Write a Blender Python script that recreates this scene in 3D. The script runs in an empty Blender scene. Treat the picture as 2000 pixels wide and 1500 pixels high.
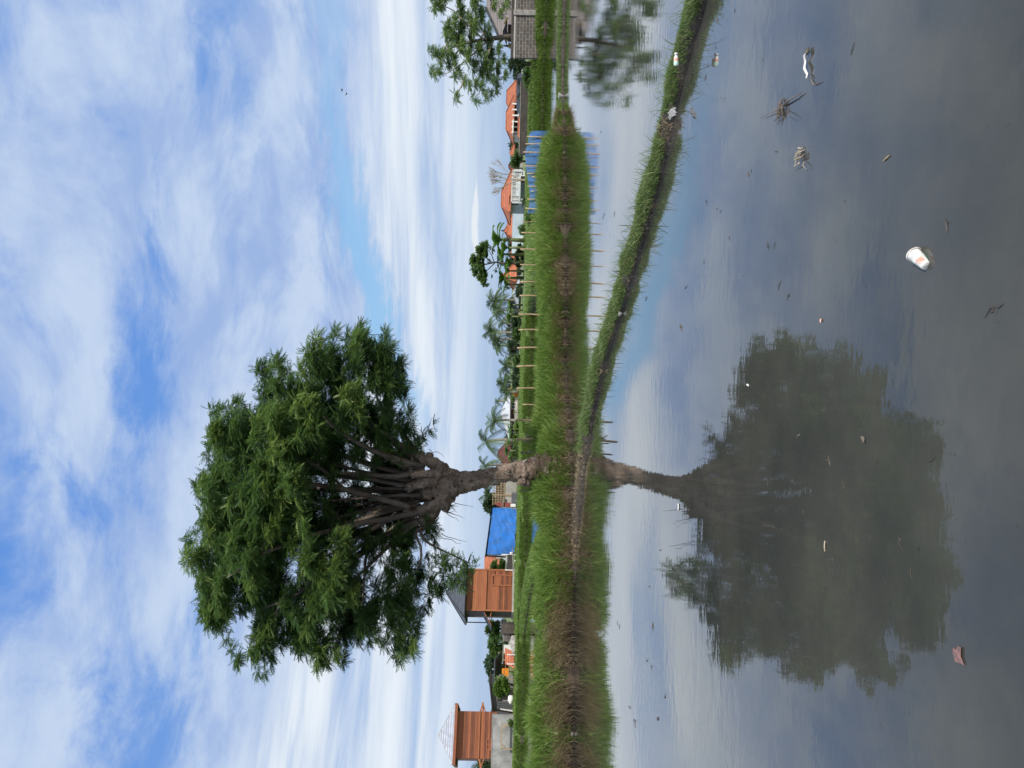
import bpy, math, random
import numpy as np
from mathutils import Vector, Matrix, noise as mnoise

rng = np.random.default_rng(11)
random.seed(11)
C = bpy.context.scene.collection
PI = math.pi
R = math.radians
# ---------------------------------------------------------------- geometry of the view
FPX, TILT, EYE = 1500.0, 0.024, 1.6
ct, st = math.cos(TILT), math.sin(TILT)


def P(px, py, D):
    a = (px - 995) / FPX
    b = (750 - py) / FPX
    return Vector((D * (a * st + b * ct), D, EYE + D * (-a * ct + b * st)))


def G(px, py, z=0.0):
    a = (px - 995) / FPX
    b = (750 - py) / FPX
    return P(px, py, (EYE - z) / (a * ct - b * st))


def base(py, D, z=0.5):
    b = (750 - py) / FPX
    a = (b * st - (z - EYE) / D) / ct
    return Vector((D * (a * st + b * ct), D, z))


def zpx(px, py, D):
    return P(px, py, D).z


# ---------------------------------------------------------------- mesh helpers
class MB:
    def __init__(self):
        self.v = []
        self.f = []

    def quad(self, *ps):
        n = len(self.v)
        self.v += [tuple(p) for p in ps]
        self.f.append(tuple(range(n, n + len(ps))))
        return self

    def box(self, c, s, rz=0.0, rx=0.0, ry=0.0):
        M = Matrix.Rotation(rz, 3, 'Z') @ Matrix.Rotation(ry, 3, 'Y') @ Matrix.Rotation(rx, 3, 'X')
        n = len(self.v)
        c = Vector(c)
        for x in (-.5, .5):
            for y in (-.5, .5):
                for z in (-.5, .5):
                    self.v.append(tuple(c + M @ Vector((x * s[0], y * s[1], z * s[2]))))
        for q in ((0, 1, 3, 2), (4, 6, 7, 5), (0, 4, 5, 1), (2, 3, 7, 6), (0, 2, 6, 4), (1, 5, 7, 3)):
            self.f.append(tuple(n + i for i in q))
        return self

    def bar(self, a, b, w, h=None):
        a, b = Vector(a), Vector(b)
        d = b - a
        q = d.to_track_quat('X', 'Z').to_matrix()
        h = h or w
        n = len(self.v)
        c = (a + b) / 2
        for x in (-.5, .5):
            for y in (-.5, .5):
                for z in (-.5, .5):
                    self.v.append(tuple(c + q @ Vector((x * d.length, y * w, z * h))))
        for f in ((0, 1, 3, 2), (4, 6, 7, 5), (0, 4, 5, 1), (2, 3, 7, 6), (0, 2, 6, 4), (1, 5, 7, 3)):
            self.f.append(tuple(n + i for i in f))
        return self

    def tube(self, pts, rad, n=8, cap=True, wob=0.0, ws=3.0, seed=0.0):
        pts = [Vector(p) for p in pts]
        if not hasattr(rad, '__len__'):
            rad = [rad] * len(pts)
        s0 = len(self.v)
        up = None
        for i, p in enumerate(pts):
            d = (pts[min(i + 1, len(pts) - 1)] - pts[max(i - 1, 0)])
            if d.length < 1e-9:
                d = Vector((0, 0, 1))
            d.normalize()
            if up is None:
                up = Vector((1, 0, 0)) if abs(d.x) < .8 else Vector((0, 1, 0))
            x = (up - d * up.dot(d)).normalized()
            y = d.cross(x)
            up = x
            for k in range(n):
                an = 2 * PI * k / n
                o = x * math.cos(an) + y * math.sin(an)
                r = rad[i]
                if wob:
                    q = p * ws + o * 1.3 + Vector((seed, seed * .7, 0))
                    r *= 1 + wob * mnoise.noise(q) + wob * .6 * mnoise.noise(q * 2.7)
                self.v.append(tuple(p + o * r))
        m = len(pts)
        for i in range(m - 1):
            for k in range(n):
                a = s0 + i * n + k
                b = s0 + i * n + (k + 1) % n
                self.f.append((a, b, b + n, a + n))
        if cap:
            self.f.append(tuple(s0 + k for k in range(n))[::-1])
            self.f.append(tuple(s0 + (m - 1) * n + k for k in range(n)))
        return self

    def blob(self, c, r, nu=14, nv=9, wob=.25, ws=3.0, sc=(1, 1, 1)):
        c = Vector(c)
        n0 = len(self.v)
        for j in range(nv + 1):
            th = PI * j / nv
            for i in range(nu):
                ph = 2 * PI * i / nu
                o = Vector((math.sin(th) * math.cos(ph), math.sin(th) * math.sin(ph), math.cos(th)))
                q = c * 1.7 + o * r * ws
                k = r * (1 + wob * mnoise.noise(q) + wob * .5 * mnoise.noise(q * 2.3))
                self.v.append((c.x + o.x * k * sc[0], c.y + o.y * k * sc[1], c.z + o.z * k * sc[2]))
        for j in range(nv):
            for i in range(nu):
                a = n0 + j * nu + i
                b = n0 + j * nu + (i + 1) % nu
                self.f.append((a, a + nu, b + nu, b))
        return self

    def build(self, name, mat, parent=None, smooth=False, sub=None):
        v = self.v
        if sub is not None:
            v = [(a[0] - sub[0], a[1] - sub[1], a[2] - sub[2]) for a in v]
        me = bpy.data.meshes.new(name)
        me.from_pydata(v, [], self.f)
        if smooth:
            me.polygons.foreach_set('use_smooth', [True] * len(me.polygons))
        me.materials.append(mat)
        me.update()
        o = bpy.data.objects.new(name, me)
        C.objects.link(o)
        if parent is not None:
            o.parent = parent
        return o


def mesh_np(name, V, quads=None, tris=None, mat=None, tint=None, parent=None):
    me = bpy.data.meshes.new(name)
    V = np.asarray(V, dtype=np.float32)
    me.vertices.add(len(V))
    me.vertices.foreach_set('co', V.ravel())
    parts, tot = [], []
    if quads is not None and len(quads):
        parts.append(np.asarray(quads).ravel())
        tot.append(np.full(len(quads), 4))
    if tris is not None and len(tris):
        parts.append(np.asarray(tris).ravel())
        tot.append(np.full(len(tris), 3))
    L = np.concatenate(parts).astype(np.int32)
    tot = np.concatenate(tot).astype(np.int32)
    start = np.concatenate([[0], np.cumsum(tot)[:-1]]).astype(np.int32)
    me.loops.add(len(L))
    me.loops.foreach_set('vertex_index', L)
    me.polygons.add(len(tot))
    me.polygons.foreach_set('loop_start', start)
    if tint is not None:
        at = me.attributes.new('tint', 'FLOAT', 'POINT')
        at.data.foreach_set('value', np.asarray(tint, dtype=np.float32))
    me.update(calc_edges=True)
    me.validate()
    me.materials.append(mat)
    o = bpy.data.objects.new(name, me)
    C.objects.link(o)
    if parent is not None:
        o.parent = parent
    return o


def thing(name, label, cat, loc=(0, 0, 0), rz=0.0, group=None):
    o = bpy.data.objects.new(name, None)
    C.objects.link(o)
    o.empty_display_size = .2
    o.location = loc
    o.rotation_euler = (0, 0, rz)
    return tag(o, label, cat, group)


def tag(o, label, cat, group=None):
    o['label'] = label
    o['category'] = cat
    if group:
        o['group'] = group
    return o


def kind(o, k):
    o['kind'] = k
    return o


def copy_tree(o, parent=None):
    kids = [c for c in o.children]
    c = o.copy()
    C.objects.link(c)
    if parent is not None:
        c.parent = parent
    for k in kids:
        copy_tree(k, c)
    return c


# ---------------------------------------------------------------- materials
class NT:
    def __init__(self, tree):
        self.t = tree

    def n(self, typ, **kw):
        nd = self.t.nodes.new(typ)
        for k, v in kw.items():
            if k.startswith('i_'):
                nd.inputs[k[2:].replace('_', ' ')].default_value = v
            else:
                setattr(nd, k, v)
        return nd

    def l(self, a, b):
        self.t.links.new(a, b)

    def val(self, s, x):
        if isinstance(x, (int, float)):
            s.default_value = x
        else:
            self.l(x, s)

    def m(self, op, a, b=None, c=None, clamp=False):
        nd = self.t.nodes.new('ShaderNodeMath')
        nd.operation = op
        nd.use_clamp = clamp
        self.val(nd.inputs[0], a)
        if b is not None:
            self.val(nd.inputs[1], b)
        if c is not None:
            self.val(nd.inputs[2], c)
        return nd.outputs[0]

    def ss(self, x, a, b, lo=0.0, hi=1.0):
        nd = self.t.nodes.new('ShaderNodeMapRange')
        nd.interpolation_type = 'SMOOTHSTEP'
        self.val(nd.inputs['Value'], x)
        nd.inputs['From Min'].default_value = a
        nd.inputs['From Max'].default_value = b
        nd.inputs['To Min'].default_value = lo
        nd.inputs['To Max'].default_value = hi
        return nd.outputs[0]

    def mix(self, f, a, b):
        nd = self.t.nodes.new('ShaderNodeMix')
        nd.data_type = 'RGBA'
        self.val(nd.inputs[0], f)
        for s, x in ((nd.inputs[6], a), (nd.inputs[7], b)):
            if isinstance(x, tuple):
                s.default_value = (x[0], x[1], x[2], 1)
            else:
                self.l(x, s)
        return nd.outputs[2]

    def noise(self, vec, scale, detail=4, rough=.55, dist=0.0):
        nd = self.n('ShaderNodeTexNoise')
        nd.inputs['Scale'].default_value = scale
        nd.inputs['Detail'].default_value = detail
        nd.inputs['Roughness'].default_value = rough
        nd.inputs['Distortion'].default_value = dist
        if vec is not None:
            self.l(vec, nd.inputs['Vector'])
        return nd.outputs['Fac']

    def comb(self, x, y, z=0.0):
        nd = self.t.nodes.new('ShaderNodeCombineXYZ')
        self.val(nd.inputs[0], x)
        self.val(nd.inputs[1], y)
        self.val(nd.inputs[2], z)
        return nd.outputs[0]


def newmat(name):
    m = bpy.data.materials.new(name)
    m.use_nodes = True
    t = NT(m.node_tree)
    b = m.node_tree.nodes['Principled BSDF']
    return m, t, b


def mat(name, c1, c2=None, scale=3.0, rough=.85, bump=0.0, bscale=None, island=0.0, stretch=(1, 1, 1), spec=.3, metal=0.0, detail=5):
    m, t, b = newmat(name)
    b.inputs['Roughness'].default_value = rough
    b.inputs['Specular IOR Level'].default_value = spec
    b.inputs['Metallic'].default_value = metal
    geo = t.n('ShaderNodeNewGeometry')
    mp = t.n('ShaderNodeMapping')
    mp.inputs['Scale'].default_value = stretch
    t.l(geo.outputs['Position'], mp.inputs['Vector'])
    v = mp.outputs[0]
    c2 = c2 or tuple(x * .7 for x in c1)
    f = t.ss(t.noise(v, scale, detail, .6), .3, .7)
    if island:
        f = t.m('ADD', t.m('MULTIPLY', f, 1 - island), t.m('MULTIPLY', geo.outputs['Random Per Island'], island), clamp=True)
    t.l(t.mix(f, c1, c2), b.inputs['Base Color'])
    if bump:
        bp = t.n('ShaderNodeBump')
        bp.inputs['Strength'].default_value = 1.0
        bp.inputs['Distance'].default_value = bump
        t.l(t.noise(v, bscale or scale * 3, 5, .6), bp.inputs['Height'])
        t.l(bp.outputs[0], b.inputs['Normal'])
    return m


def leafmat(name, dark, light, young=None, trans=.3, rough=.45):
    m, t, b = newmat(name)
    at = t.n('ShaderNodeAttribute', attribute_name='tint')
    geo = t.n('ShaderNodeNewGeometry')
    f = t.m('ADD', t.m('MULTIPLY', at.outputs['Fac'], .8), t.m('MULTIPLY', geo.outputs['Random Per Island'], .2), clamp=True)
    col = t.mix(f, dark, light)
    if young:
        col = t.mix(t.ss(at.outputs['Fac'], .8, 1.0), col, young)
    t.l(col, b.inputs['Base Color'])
    b.inputs['Roughness'].default_value = rough
    b.inputs['Specular IOR Level'].default_value = .35
    tr = t.n('ShaderNodeBsdfTranslucent')
    t.l(t.mix(.5, col, (light[0] * 1.6, light[1] * 1.5, light[2] * .8)), tr.inputs['Color'])
    mx = t.n('ShaderNodeMixShader')
    mx.inputs[0].default_value = trans
    t.l(b.outputs[0], mx.inputs[1])
    t.l(tr.outputs[0], mx.inputs[2])
    out = m.node_tree.nodes['Material Output']
    t.l(mx.outputs[0], out.inputs['Surface'])
    return m


def brickmat(name, c1, c2, mortar, bw, bh, msize=.012, axis='xz', rough=.9, bump=.01, off=.5):
    m, t, b = newmat(name)
    tc = t.n('ShaderNodeTexCoord')
    sp = t.n('ShaderNodeSeparateXYZ')
    t.l(tc.outputs['Object'], sp.inputs[0])
    ax = {'x': sp.outputs[0], 'y': sp.outputs[1], 'z': sp.outputs[2]}
    u = ax[axis[0]]
    if axis[0] == 'x':
        u = t.m('ADD', sp.outputs[0], sp.outputs[1])
    v = t.comb(u, ax[axis[1]])
    br = t.n('ShaderNodeTexBrick')
    br.offset = off
    br.inputs['Scale'].default_value = 1.0
    br.inputs['Brick Width'].default_value = bw
    br.inputs['Row Height'].default_value = bh
    br.inputs['Mortar Size'].default_value = msize
    br.inputs['Color1'].default_value = (*c1, 1)
    br.inputs['Color2'].default_value = (*c2, 1)
    br.inputs['Mortar'].default_value = (*mortar, 1)
    t.l(v, br.inputs['Vector'])
    ns = t.noise(tc.outputs['Object'], 2.2, 6, .65)
    col = t.mix(t.ss(ns, .35, .75, 0, .55), br.outputs['Color'], tuple(x * .45 for x in c1))
    t.l(col, b.inputs['Base Color'])
    b.inputs['Roughness'].default_value = rough
    bp = t.n('ShaderNodeBump')
    bp.inputs['Distance'].default_value = bump
    t.l(t.m('MULTIPLY', br.outputs['Fac'], -1.0), bp.inputs['Height'])
    t.l(bp.outputs[0], b.inputs['Normal'])
    return m


M = {}
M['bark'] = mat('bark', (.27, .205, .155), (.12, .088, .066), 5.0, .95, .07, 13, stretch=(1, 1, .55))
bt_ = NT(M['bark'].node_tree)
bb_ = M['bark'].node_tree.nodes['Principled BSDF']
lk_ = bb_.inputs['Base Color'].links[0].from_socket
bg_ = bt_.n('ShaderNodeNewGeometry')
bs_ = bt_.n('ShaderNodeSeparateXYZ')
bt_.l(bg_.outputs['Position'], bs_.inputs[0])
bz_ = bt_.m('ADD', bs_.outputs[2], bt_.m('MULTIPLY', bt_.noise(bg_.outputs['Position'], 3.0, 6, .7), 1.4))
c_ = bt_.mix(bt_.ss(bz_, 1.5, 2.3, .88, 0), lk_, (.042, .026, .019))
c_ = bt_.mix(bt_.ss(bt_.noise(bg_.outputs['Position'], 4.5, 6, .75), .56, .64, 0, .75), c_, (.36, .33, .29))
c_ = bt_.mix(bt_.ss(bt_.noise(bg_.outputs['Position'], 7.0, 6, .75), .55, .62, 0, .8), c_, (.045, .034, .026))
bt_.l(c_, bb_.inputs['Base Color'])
M['limb_bark'] = mat('limb_bark', (.165, .135, .108), (.075, .06, .047), 4.0, .9, .012, 16, stretch=(1, 1, .4))
M['wet_twig'] = mat('wet_twig', (.10, .08, .06), (.045, .036, .028), 30, .6)
M['pale_straw'] = mat('pale_straw', (.42, .36, .26), (.24, .20, .14), 30, .7)
M['twig'] = mat('twig', (.16, .13, .10), (.08, .06, .045), 6, .9)
M['dry_twig'] = mat('dry_twig', (.40, .33, .24), (.24, .19, .14), 6, .9)
M['mud'] = mat('mud', (.070, .052, .036), (.028, .020, .014), 6.0, .85, .05, 12)
M['wet_mud'] = mat('wet_mud', (.075, .06, .046), (.024, .019, .015), 9.0, .6, .05, 22)
M['leaf'] = leafmat('leaf', (.020, .060, .022), (.110, .195, .058), (.21, .29, .07), .34)
M['leaf_mid'] = leafmat('leaf_mid', (.045, .095, .03), (.12, .20, .055), (.17, .25, .07), .35)
M['leaf_grey'] = leafmat('leaf_grey', (.035, .07, .032), (.08, .125, .06), None, .25)
M['leaf_bright'] = leafmat('leaf_bright', (.07, .15, .03), (.16, .26, .05), None, .35)
M['palm'] = leafmat('palm', (.035, .072, .026), (.10, .15, .05), (.20, .18, .07), .25)
M['banana'] = leafmat('banana', (.05, .13, .03), (.12, .23, .05), None, .35)
M['grass'] = leafmat('grass', (.075, .145, .028), (.19, .29, .055), (.29, .33, .10), .3, .55)
M['short_grass'] = leafmat('short_grass', (.085, .145, .045), (.185, .25, .09), (.25, .25, .13), .3, .55)
M['weed'] = leafmat('weed', (.06, .12, .035), (.15, .24, .06), (.30, .30, .12), .3, .5)
M['straw'] = leafmat('straw', (.09, .066, .04), (.44, .36, .23), None, .2, .8)
M['field_grass'] = leafmat('field_grass', (.07, .13, .025), (.16, .24, .05), (.26, .27, .1), .3, .6)
M['plank'] = mat('plank', (.36, .12, .05), (.09, .032, .018), 2.0, .6, island=.75, stretch=(.4, .4, 4))
M['plank_light'] = mat('plank_light', (.36, .135, .056), (.23, .075, .033), 2.0, .6, island=.5, stretch=(.4, .4, 4))
M['plank_dark'] = mat('plank_dark', (.11, .085, .075), (.06, .048, .045), 3, .8, island=.6)
M['dark_slate'] = brickmat('dark_slate', (.075, .085, .10), (.055, .062, .075), (.03, .034, .04), .4, .22, .02, 'xz', .55, .02)
M['shiny_roof'] = brickmat('shiny_roof', (.44, .46, .51), (.36, .38, .43), (.27, .26, .26), .9, .22, .03, 'xz', .32, .03)
M['orange_tile'] = brickmat('orange_tile', (.54, .17, .072), (.40, .12, .055), (.24, .075, .04), .25, .2, .02, 'xz', .8, .03)
M['brown_tile'] = brickmat('brown_tile', (.16, .055, .042), (.12, .042, .034), (.07, .03, .025), .25, .2, .02, 'xz', .8, .03)
M['maroon'] = mat('maroon', (.13, .045, .04), (.08, .03, .028), 1.5, .7)
M['grey_tile'] = brickmat('grey_tile', (.21, .18, .165), (.17, .145, .13), (.10, .085, .08), 1.2, .28, .012, 'xz', .8, .02)
M['charcoal_tile'] = mat('charcoal_tile', (.055, .06, .07), (.04, .042, .05), 4, .7)
M['block'] = brickmat('block', (.105, .09, .077), (.065, .056, .048), (.25, .23, .20), .40, .19, .016, 'xz', .95, .015)
M['plaster'] = mat('plaster', (.36, .35, .34), (.19, .185, .18), .9, .9, .01, 6, detail=8)
M['cement'] = mat('cement', (.40, .37, .33), (.27, .25, .23), 1.2, .9, detail=7)
M['white_wall'] = mat('white_wall', (.52, .54, .56), (.38, .41, .44), .8, .8)
M['blue_white'] = mat('blue_white', (.50, .58, .64), (.38, .46, .52), .8, .8)
M['white'] = mat('white', (.78, .77, .74), (.62, .6, .57), 2.0, .7)
M['grey_sheet'] = mat('grey_sheet', (.50, .52, .54), (.38, .40, .42), 1.0, .5, stretch=(6, 1, 1))
M['iron_sheet'] = mat('iron_sheet', (.12, .125, .135), (.07, .074, .08), 2.0, .6, stretch=(12, 12, .6))
M['dark_wood'] = mat('dark_wood', (.07, .06, .055), (.04, .035, .032), 2, .85)
M['grey_wood'] = mat('grey_wood', (.30, .28, .25), (.17, .155, .14), 4, .85)
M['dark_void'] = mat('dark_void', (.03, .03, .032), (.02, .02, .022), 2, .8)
M['glass'] = mat('glass', (.04, .05, .06), (.03, .035, .045), 2, .12, spec=.6)
M['red_board'] = mat('red_board', (.30, .085, .075), (.22, .06, .055), 1.5, .8, stretch=(1, 1, 6))
M['tarp'] = mat('tarp', (.025, .17, .58), (.045, .14, .38), 2.6, .45, .03, 5, stretch=(1, 1, .7), detail=6)
M['net'] = mat('net', (.035, .12, .38), (.07, .16, .33), 2.5, .7, detail=6)
nm_, nt_, nb_ = M['net'], NT(M['net'].node_tree), M['net'].node_tree.nodes['Principled BSDF']
tp_ = nt_.n('ShaderNodeBsdfTransparent')
mx_ = nt_.n('ShaderNodeMixShader')
g_ = nt_.n('ShaderNodeNewGeometry')
nt_.l(nt_.ss(nt_.noise(g_.outputs['Position'], 3.0, 6, .65), .3, .7, .22, .55), mx_.inputs[0])
nt_.l(nb_.outputs[0], mx_.inputs[1])
nt_.l(tp_.outputs[0], mx_.inputs[2])
nt_.l(mx_.outputs[0], M['net'].node_tree.nodes['Material Output'].inputs['Surface'])
M['black_cloth'] = mat('black_cloth', (.03, .034, .036), (.05, .055, .055), 3, .8)
M['bamboo'] = mat('bamboo', (.42, .31, .18), (.27, .19, .11), 6, .7)
M['bamboo_grey'] = mat('bamboo_grey', (.22, .18, .14), (.13, .10, .08), 6, .8)
M['yellow'] = mat('yellow', (.72, .42, .06), (.6, .33, .05), 5, .7)
M['orange_cloth'] = mat('orange_cloth', (.75, .28, .03), (.6, .2, .03), 5, .7)
M['thatch'] = mat('thatch', (.035, .035, .038), (.022, .022, .024), 8, .95)
M['stone'] = mat('stone', (.36, .34, .31), (.22, .20, .18), 4, .9, .02, 12)
M['plastic_white'] = mat('plastic_white', (.74, .73, .69), (.46, .44, .40), 34, .4)
M['plastic_green'] = mat('plastic_green', (.35, .60, .47), (.5, .65, .5), 30, .4)
M['plastic_red'] = mat('plastic_red', (.60, .25, .19), (.7, .5, .42), 30, .4)
M['plastic_pink'] = mat('plastic_pink', (.26, .13, .11), (.13, .085, .08), 40, .5)
M['grime'] = mat('grime', (.05, .045, .035), (.12, .11, .09), 40, .8)
M['sachet'] = mat('sachet', (.30, .30, .30), (.14, .14, .14), 30, .3)
M['blue_sheet'] = mat('blue_sheet', (.25, .33, .5), (.2, .28, .42), 2, .6)

# ground: green land with bare earth patches
m, t, b = newmat('ground')
geo = t.n('ShaderNodeNewGeometry')
n1 = t.noise(geo.outputs['Position'], .35, 8, .65)
n2 = t.noise(geo.outputs['Position'], 2.5, 6, .6)
c = t.mix(t.ss(n2, .3, .7), (.085, .145, .032), (.15, .20, .055))
c = t.mix(t.ss(n1, .5, .66), c, (.16, .125, .08))
sp = t.n('ShaderNodeSeparateXYZ')
t.l(geo.outputs['Position'], sp.inputs[0])
c = t.mix(t.ss(sp.outputs[2], .05, .22, 1, 0), c, (.045, .035, .025))
t.l(c, b.inputs['Base Color'])
b.inputs['Roughness'].default_value = .9
M['ground'] = m

# water: murky paddy water, slightly rippled
m, t, b = newmat('water')
geo = t.n('ShaderNodeNewGeometry')
pos = geo.outputs['Position']
n1 = t.noise(pos, .7, 6, .6)
n2 = t.noise(pos, 5.0, 5, .6)
c = t.mix(t.ss(n1, .3, .7), (.036, .039, .035), (.066, .065, .054))
n3 = t.noise(pos, 14.0, 4, .7)
c = t.mix(t.ss(n3, .64, .72, 0, .75), c, (.026, .026, .023))
c = t.mix(t.ss(n2, .55, .75, 0, .5), c, (.046, .046, .042))
t.l(c, b.inputs['Base Color'])
b.inputs['Roughness'].default_value = .015
b.inputs['IOR'].default_value = 1.5
b.inputs['Specular IOR Level'].default_value = .5
mp = t.n('ShaderNodeMapping')
mp.inputs['Scale'].default_value = (1.0, 1.5, 1)
t.l(pos, mp.inputs[0])
h1 = t.noise(mp.outputs[0], 5.0, 2, .5)
h2 = t.noise(mp.outputs[0], 22.0, 2, .5)
patch = t.ss(t.noise(pos, .45, 3, .5), .4, .7, .35, 1.3)
hh = t.m('ADD', h1, t.m('MULTIPLY', h2, .16))
bp = t.n('ShaderNodeBump')
bp.inputs['Distance'].default_value = .0012
t.l(t.m('MULTIPLY', hh, patch), bp.inputs['Height'])
t.l(bp.outputs[0], b.inputs['Normal'])
b.inputs['Specular IOR Level'].default_value = 0.0
gl = t.n('ShaderNodeBsdfGlossy')
gl.inputs['Roughness'].default_value = .012
t.l(bp.outputs[0], gl.inputs['Normal'])
lw = t.n('ShaderNodeLayerWeight')
lw.inputs['Blend'].default_value = .5
t.l(bp.outputs[0], lw.inputs['Normal'])
fr = t.m('ADD', t.m('MULTIPLY', t.m('MULTIPLY', t.m('POWER', lw.outputs['Facing'], 3.1), t.ss(lw.outputs['Facing'], .3, .9, .38, 1.0)), 1.15), .012, clamp=True)
mx = t.n('ShaderNodeMixShader')
t.l(fr, mx.inputs[0])
t.l(b.outputs[0], mx.inputs[1])
t.l(gl.outputs[0], mx.inputs[2])
t.l(mx.outputs[0], m.node_tree.nodes['Material Output'].inputs['Surface'])
M['water'] = m

# ---------------------------------------------------------------- camera, sun, sky
cam = bpy.data.cameras.new('camera')
cam.sensor_fit = 'HORIZONTAL'
cam.sensor_width = 36
cam.lens = 36 * FPX / 2000
cam.shift_x = 0.0025
cam.clip_start = .05
cam.clip_end = 6000
co = bpy.data.objects.new('camera', cam)
C.objects.link(co)
Rm = Vector((st, 0, -ct))
Um = Vector((ct, 0, st))
Fm = Vector((0, 1, 0))
mw = Matrix(((Rm.x, Um.x, -Fm.x, 0), (Rm.y, Um.y, -Fm.y, 0), (Rm.z, Um.z, -Fm.z, EYE), (0, 0, 0, 1)))
co.matrix_world = mw
bpy.context.scene.camera = co

SUN_EL, SUN_AZ = R(47), R(142)          # azimuth clockwise from +Y: behind the camera, to the left
sd = Vector((math.sin(SUN_AZ) * math.cos(SUN_EL), math.cos(SUN_AZ) * math.cos(SUN_EL), math.sin(SUN_EL)))
sl = bpy.data.lights.new('sun', 'SUN')
sl.energy = 4.6
sl.angle = R(.6)
sl.color = (1, .95, .87)
so = bpy.data.objects.new('sun', sl)
C.objects.link(so)
so.rotation_euler = sd.to_track_quat('Z', 'Y').to_euler()
so.location = (0, -20, 40)

w = bpy.data.worlds.new('World')
bpy.context.scene.world = w
w.use_nodes = True
t = NT(w.node_tree)
bg = w.node_tree.nodes['Background']
sky = t.n('ShaderNodeTexSky')
sky.sky_type = 'NISHITA'
sky.sun_disc = False
sky.sun_elevation = SUN_EL
sky.sun_rotation = SUN_AZ
sky.air_density = 1.0
sky.dust_density = .6
sky.ozone_density = 1.6
tc = t.n('ShaderNodeTexCoord')
sp = t.n('ShaderNodeSeparateXYZ')
t.l(tc.outputs['Generated'], sp.inputs[0])
X, Y, Z = sp.outputs
zc = t.m('MAXIMUM', Z, 0.0)
den = t.m('ADD', zc, .16)
q = t.comb(t.m('DIVIDE', X, den), t.m('DIVIDE', Y, den), 3.7)
az = t.m('ARCTAN2', X, Y)
# broken cloud deck, warped
nw = t.n('ShaderNodeTexNoise')
nw.inputs['Scale'].default_value = 1.1
nw.inputs['Detail'].default_value = 3
t.l(q, nw.inputs['Vector'])
vm = t.n('ShaderNodeVectorMath', operation='MULTIPLY_ADD')
t.l(nw.outputs['Color'], vm.inputs[0])
vm.inputs[1].default_value = (.55, .55, 0)
t.l(q, vm.inputs[2])
qw = vm.outputs[0]
big = t.noise(qw, 1.5, 2, .5)
det = t.noise(qw, 3.4, 12, .63, .15)
cov = t.m('ADD', t.m('MULTIPLY', big, .42), t.m('MULTIPLY', det, .74))


def bump2(a0, z0, sa, sz):
    da = t.m('DIVIDE', t.m('SUBTRACT', az, a0), sa)
    dz = t.m('DIVIDE', t.m('SUBTRACT', Z, z0), sz)
    r2 = t.m('ADD', t.m('MULTIPLY', da, da), t.m('MULTIPLY', dz, dz))
    return t.m('EXPONENT', t.m('MULTIPLY', r2, -1.0))


# where the deck opens and closes
for a0, z0, sa, sz, k in ((.03, .43, .12, .04, -.17), (-.42, .36, .22, .055, -.16), (-.15, .46, .06, .10, -.10), (.30, .32, .10, .03, -.12),
                          (.02, .33, .20, .05, .10), (.28, .50, .25, .07, .12), (-.40, .22, .3, .09, .22), (.32, .27, .22, .035, .14), (-.1, .55, .2, .05, -.05)):
    cov = t.m('ADD', cov, t.m('MULTIPLY', bump2(a0, z0, sa, sz), k))
deck = t.ss(cov, .39, .60)
# the clear band that slants down to the tree
bz = t.m('SUBTRACT', t.m('ADD', .137, t.m('MULTIPLY', az, .42)), t.m('MULTIPLY', t.m('MULTIPLY', az, az), .53))
bn = t.noise(t.comb(t.m('MULTIPLY', az, 6.0), t.m('MULTIPLY', Z, 26.0), 1.0), 1.7, 9, .66)
wv = t.m('MULTIPLY', t.m('SUBTRACT', bn, .5), .10)
dzb = t.m('ABSOLUTE', t.m('SUBTRACT', t.m('ADD', Z, wv), bz))
band = t.m('MULTIPLY', t.m('MULTIPLY', t.ss(dzb, .004, .034, 1, 0), t.ss(az, -.12, .02)), t.ss(az, .12, .5, 1.0, .55))
# layered cloud low down
ls = t.comb(t.m('MULTIPLY', az, 2.2), t.m('MULTIPLY', Z, 26.0), 5.0)
l1 = t.noise(ls, 1.0, 9, .58, .4)
l2 = t.noise(t.comb(t.m('MULTIPLY', az, 2.6), t.m('MULTIPLY', Z, 44.0), 9.0), 1.1, 7, .6)
low = t.ss(t.m('ADD', t.m('MULTIPLY', l1, .8), t.m('MULTIPLY', l2, .2)), .20, .55)
lowz = t.m('MULTIPLY', low, t.ss(Z, .01, .10, .25, 1.0))
isl = t.ss(t.m('ADD', Z, t.m('MULTIPLY', t.m('MINIMUM', az, 0.0), .22)), .145, .22, 1, 0)
cover = t.m('ADD', t.m('MULTIPLY', deck, t.m('SUBTRACT', 1.0, isl)), t.m('MULTIPLY', lowz, isl))
cover = t.m('MULTIPLY', cover, t.m('SUBTRACT', 1.0, t.m('MULTIPLY', band, .85)))
cover = t.m('MULTIPLY', cover, t.ss(Z, -.02, .01))
# cloud colour
sh = t.ss(t.noise(qw, 3.2, 8, .6), .34, .66)
ccol = t.mix(sh, (3.4, 4.8, 7.9), (5.7, 6.9, 8.9))
lcol = t.mix(t.ss(t.m('ADD', t.m('MULTIPLY', l1, .6), t.m('MULTIPLY', l2, .4)), .32, .68), (5.9, 6.9, 8.6), (8.6, 9.3, 10.0))
ccol = t.mix(isl, ccol, lcol)
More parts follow.
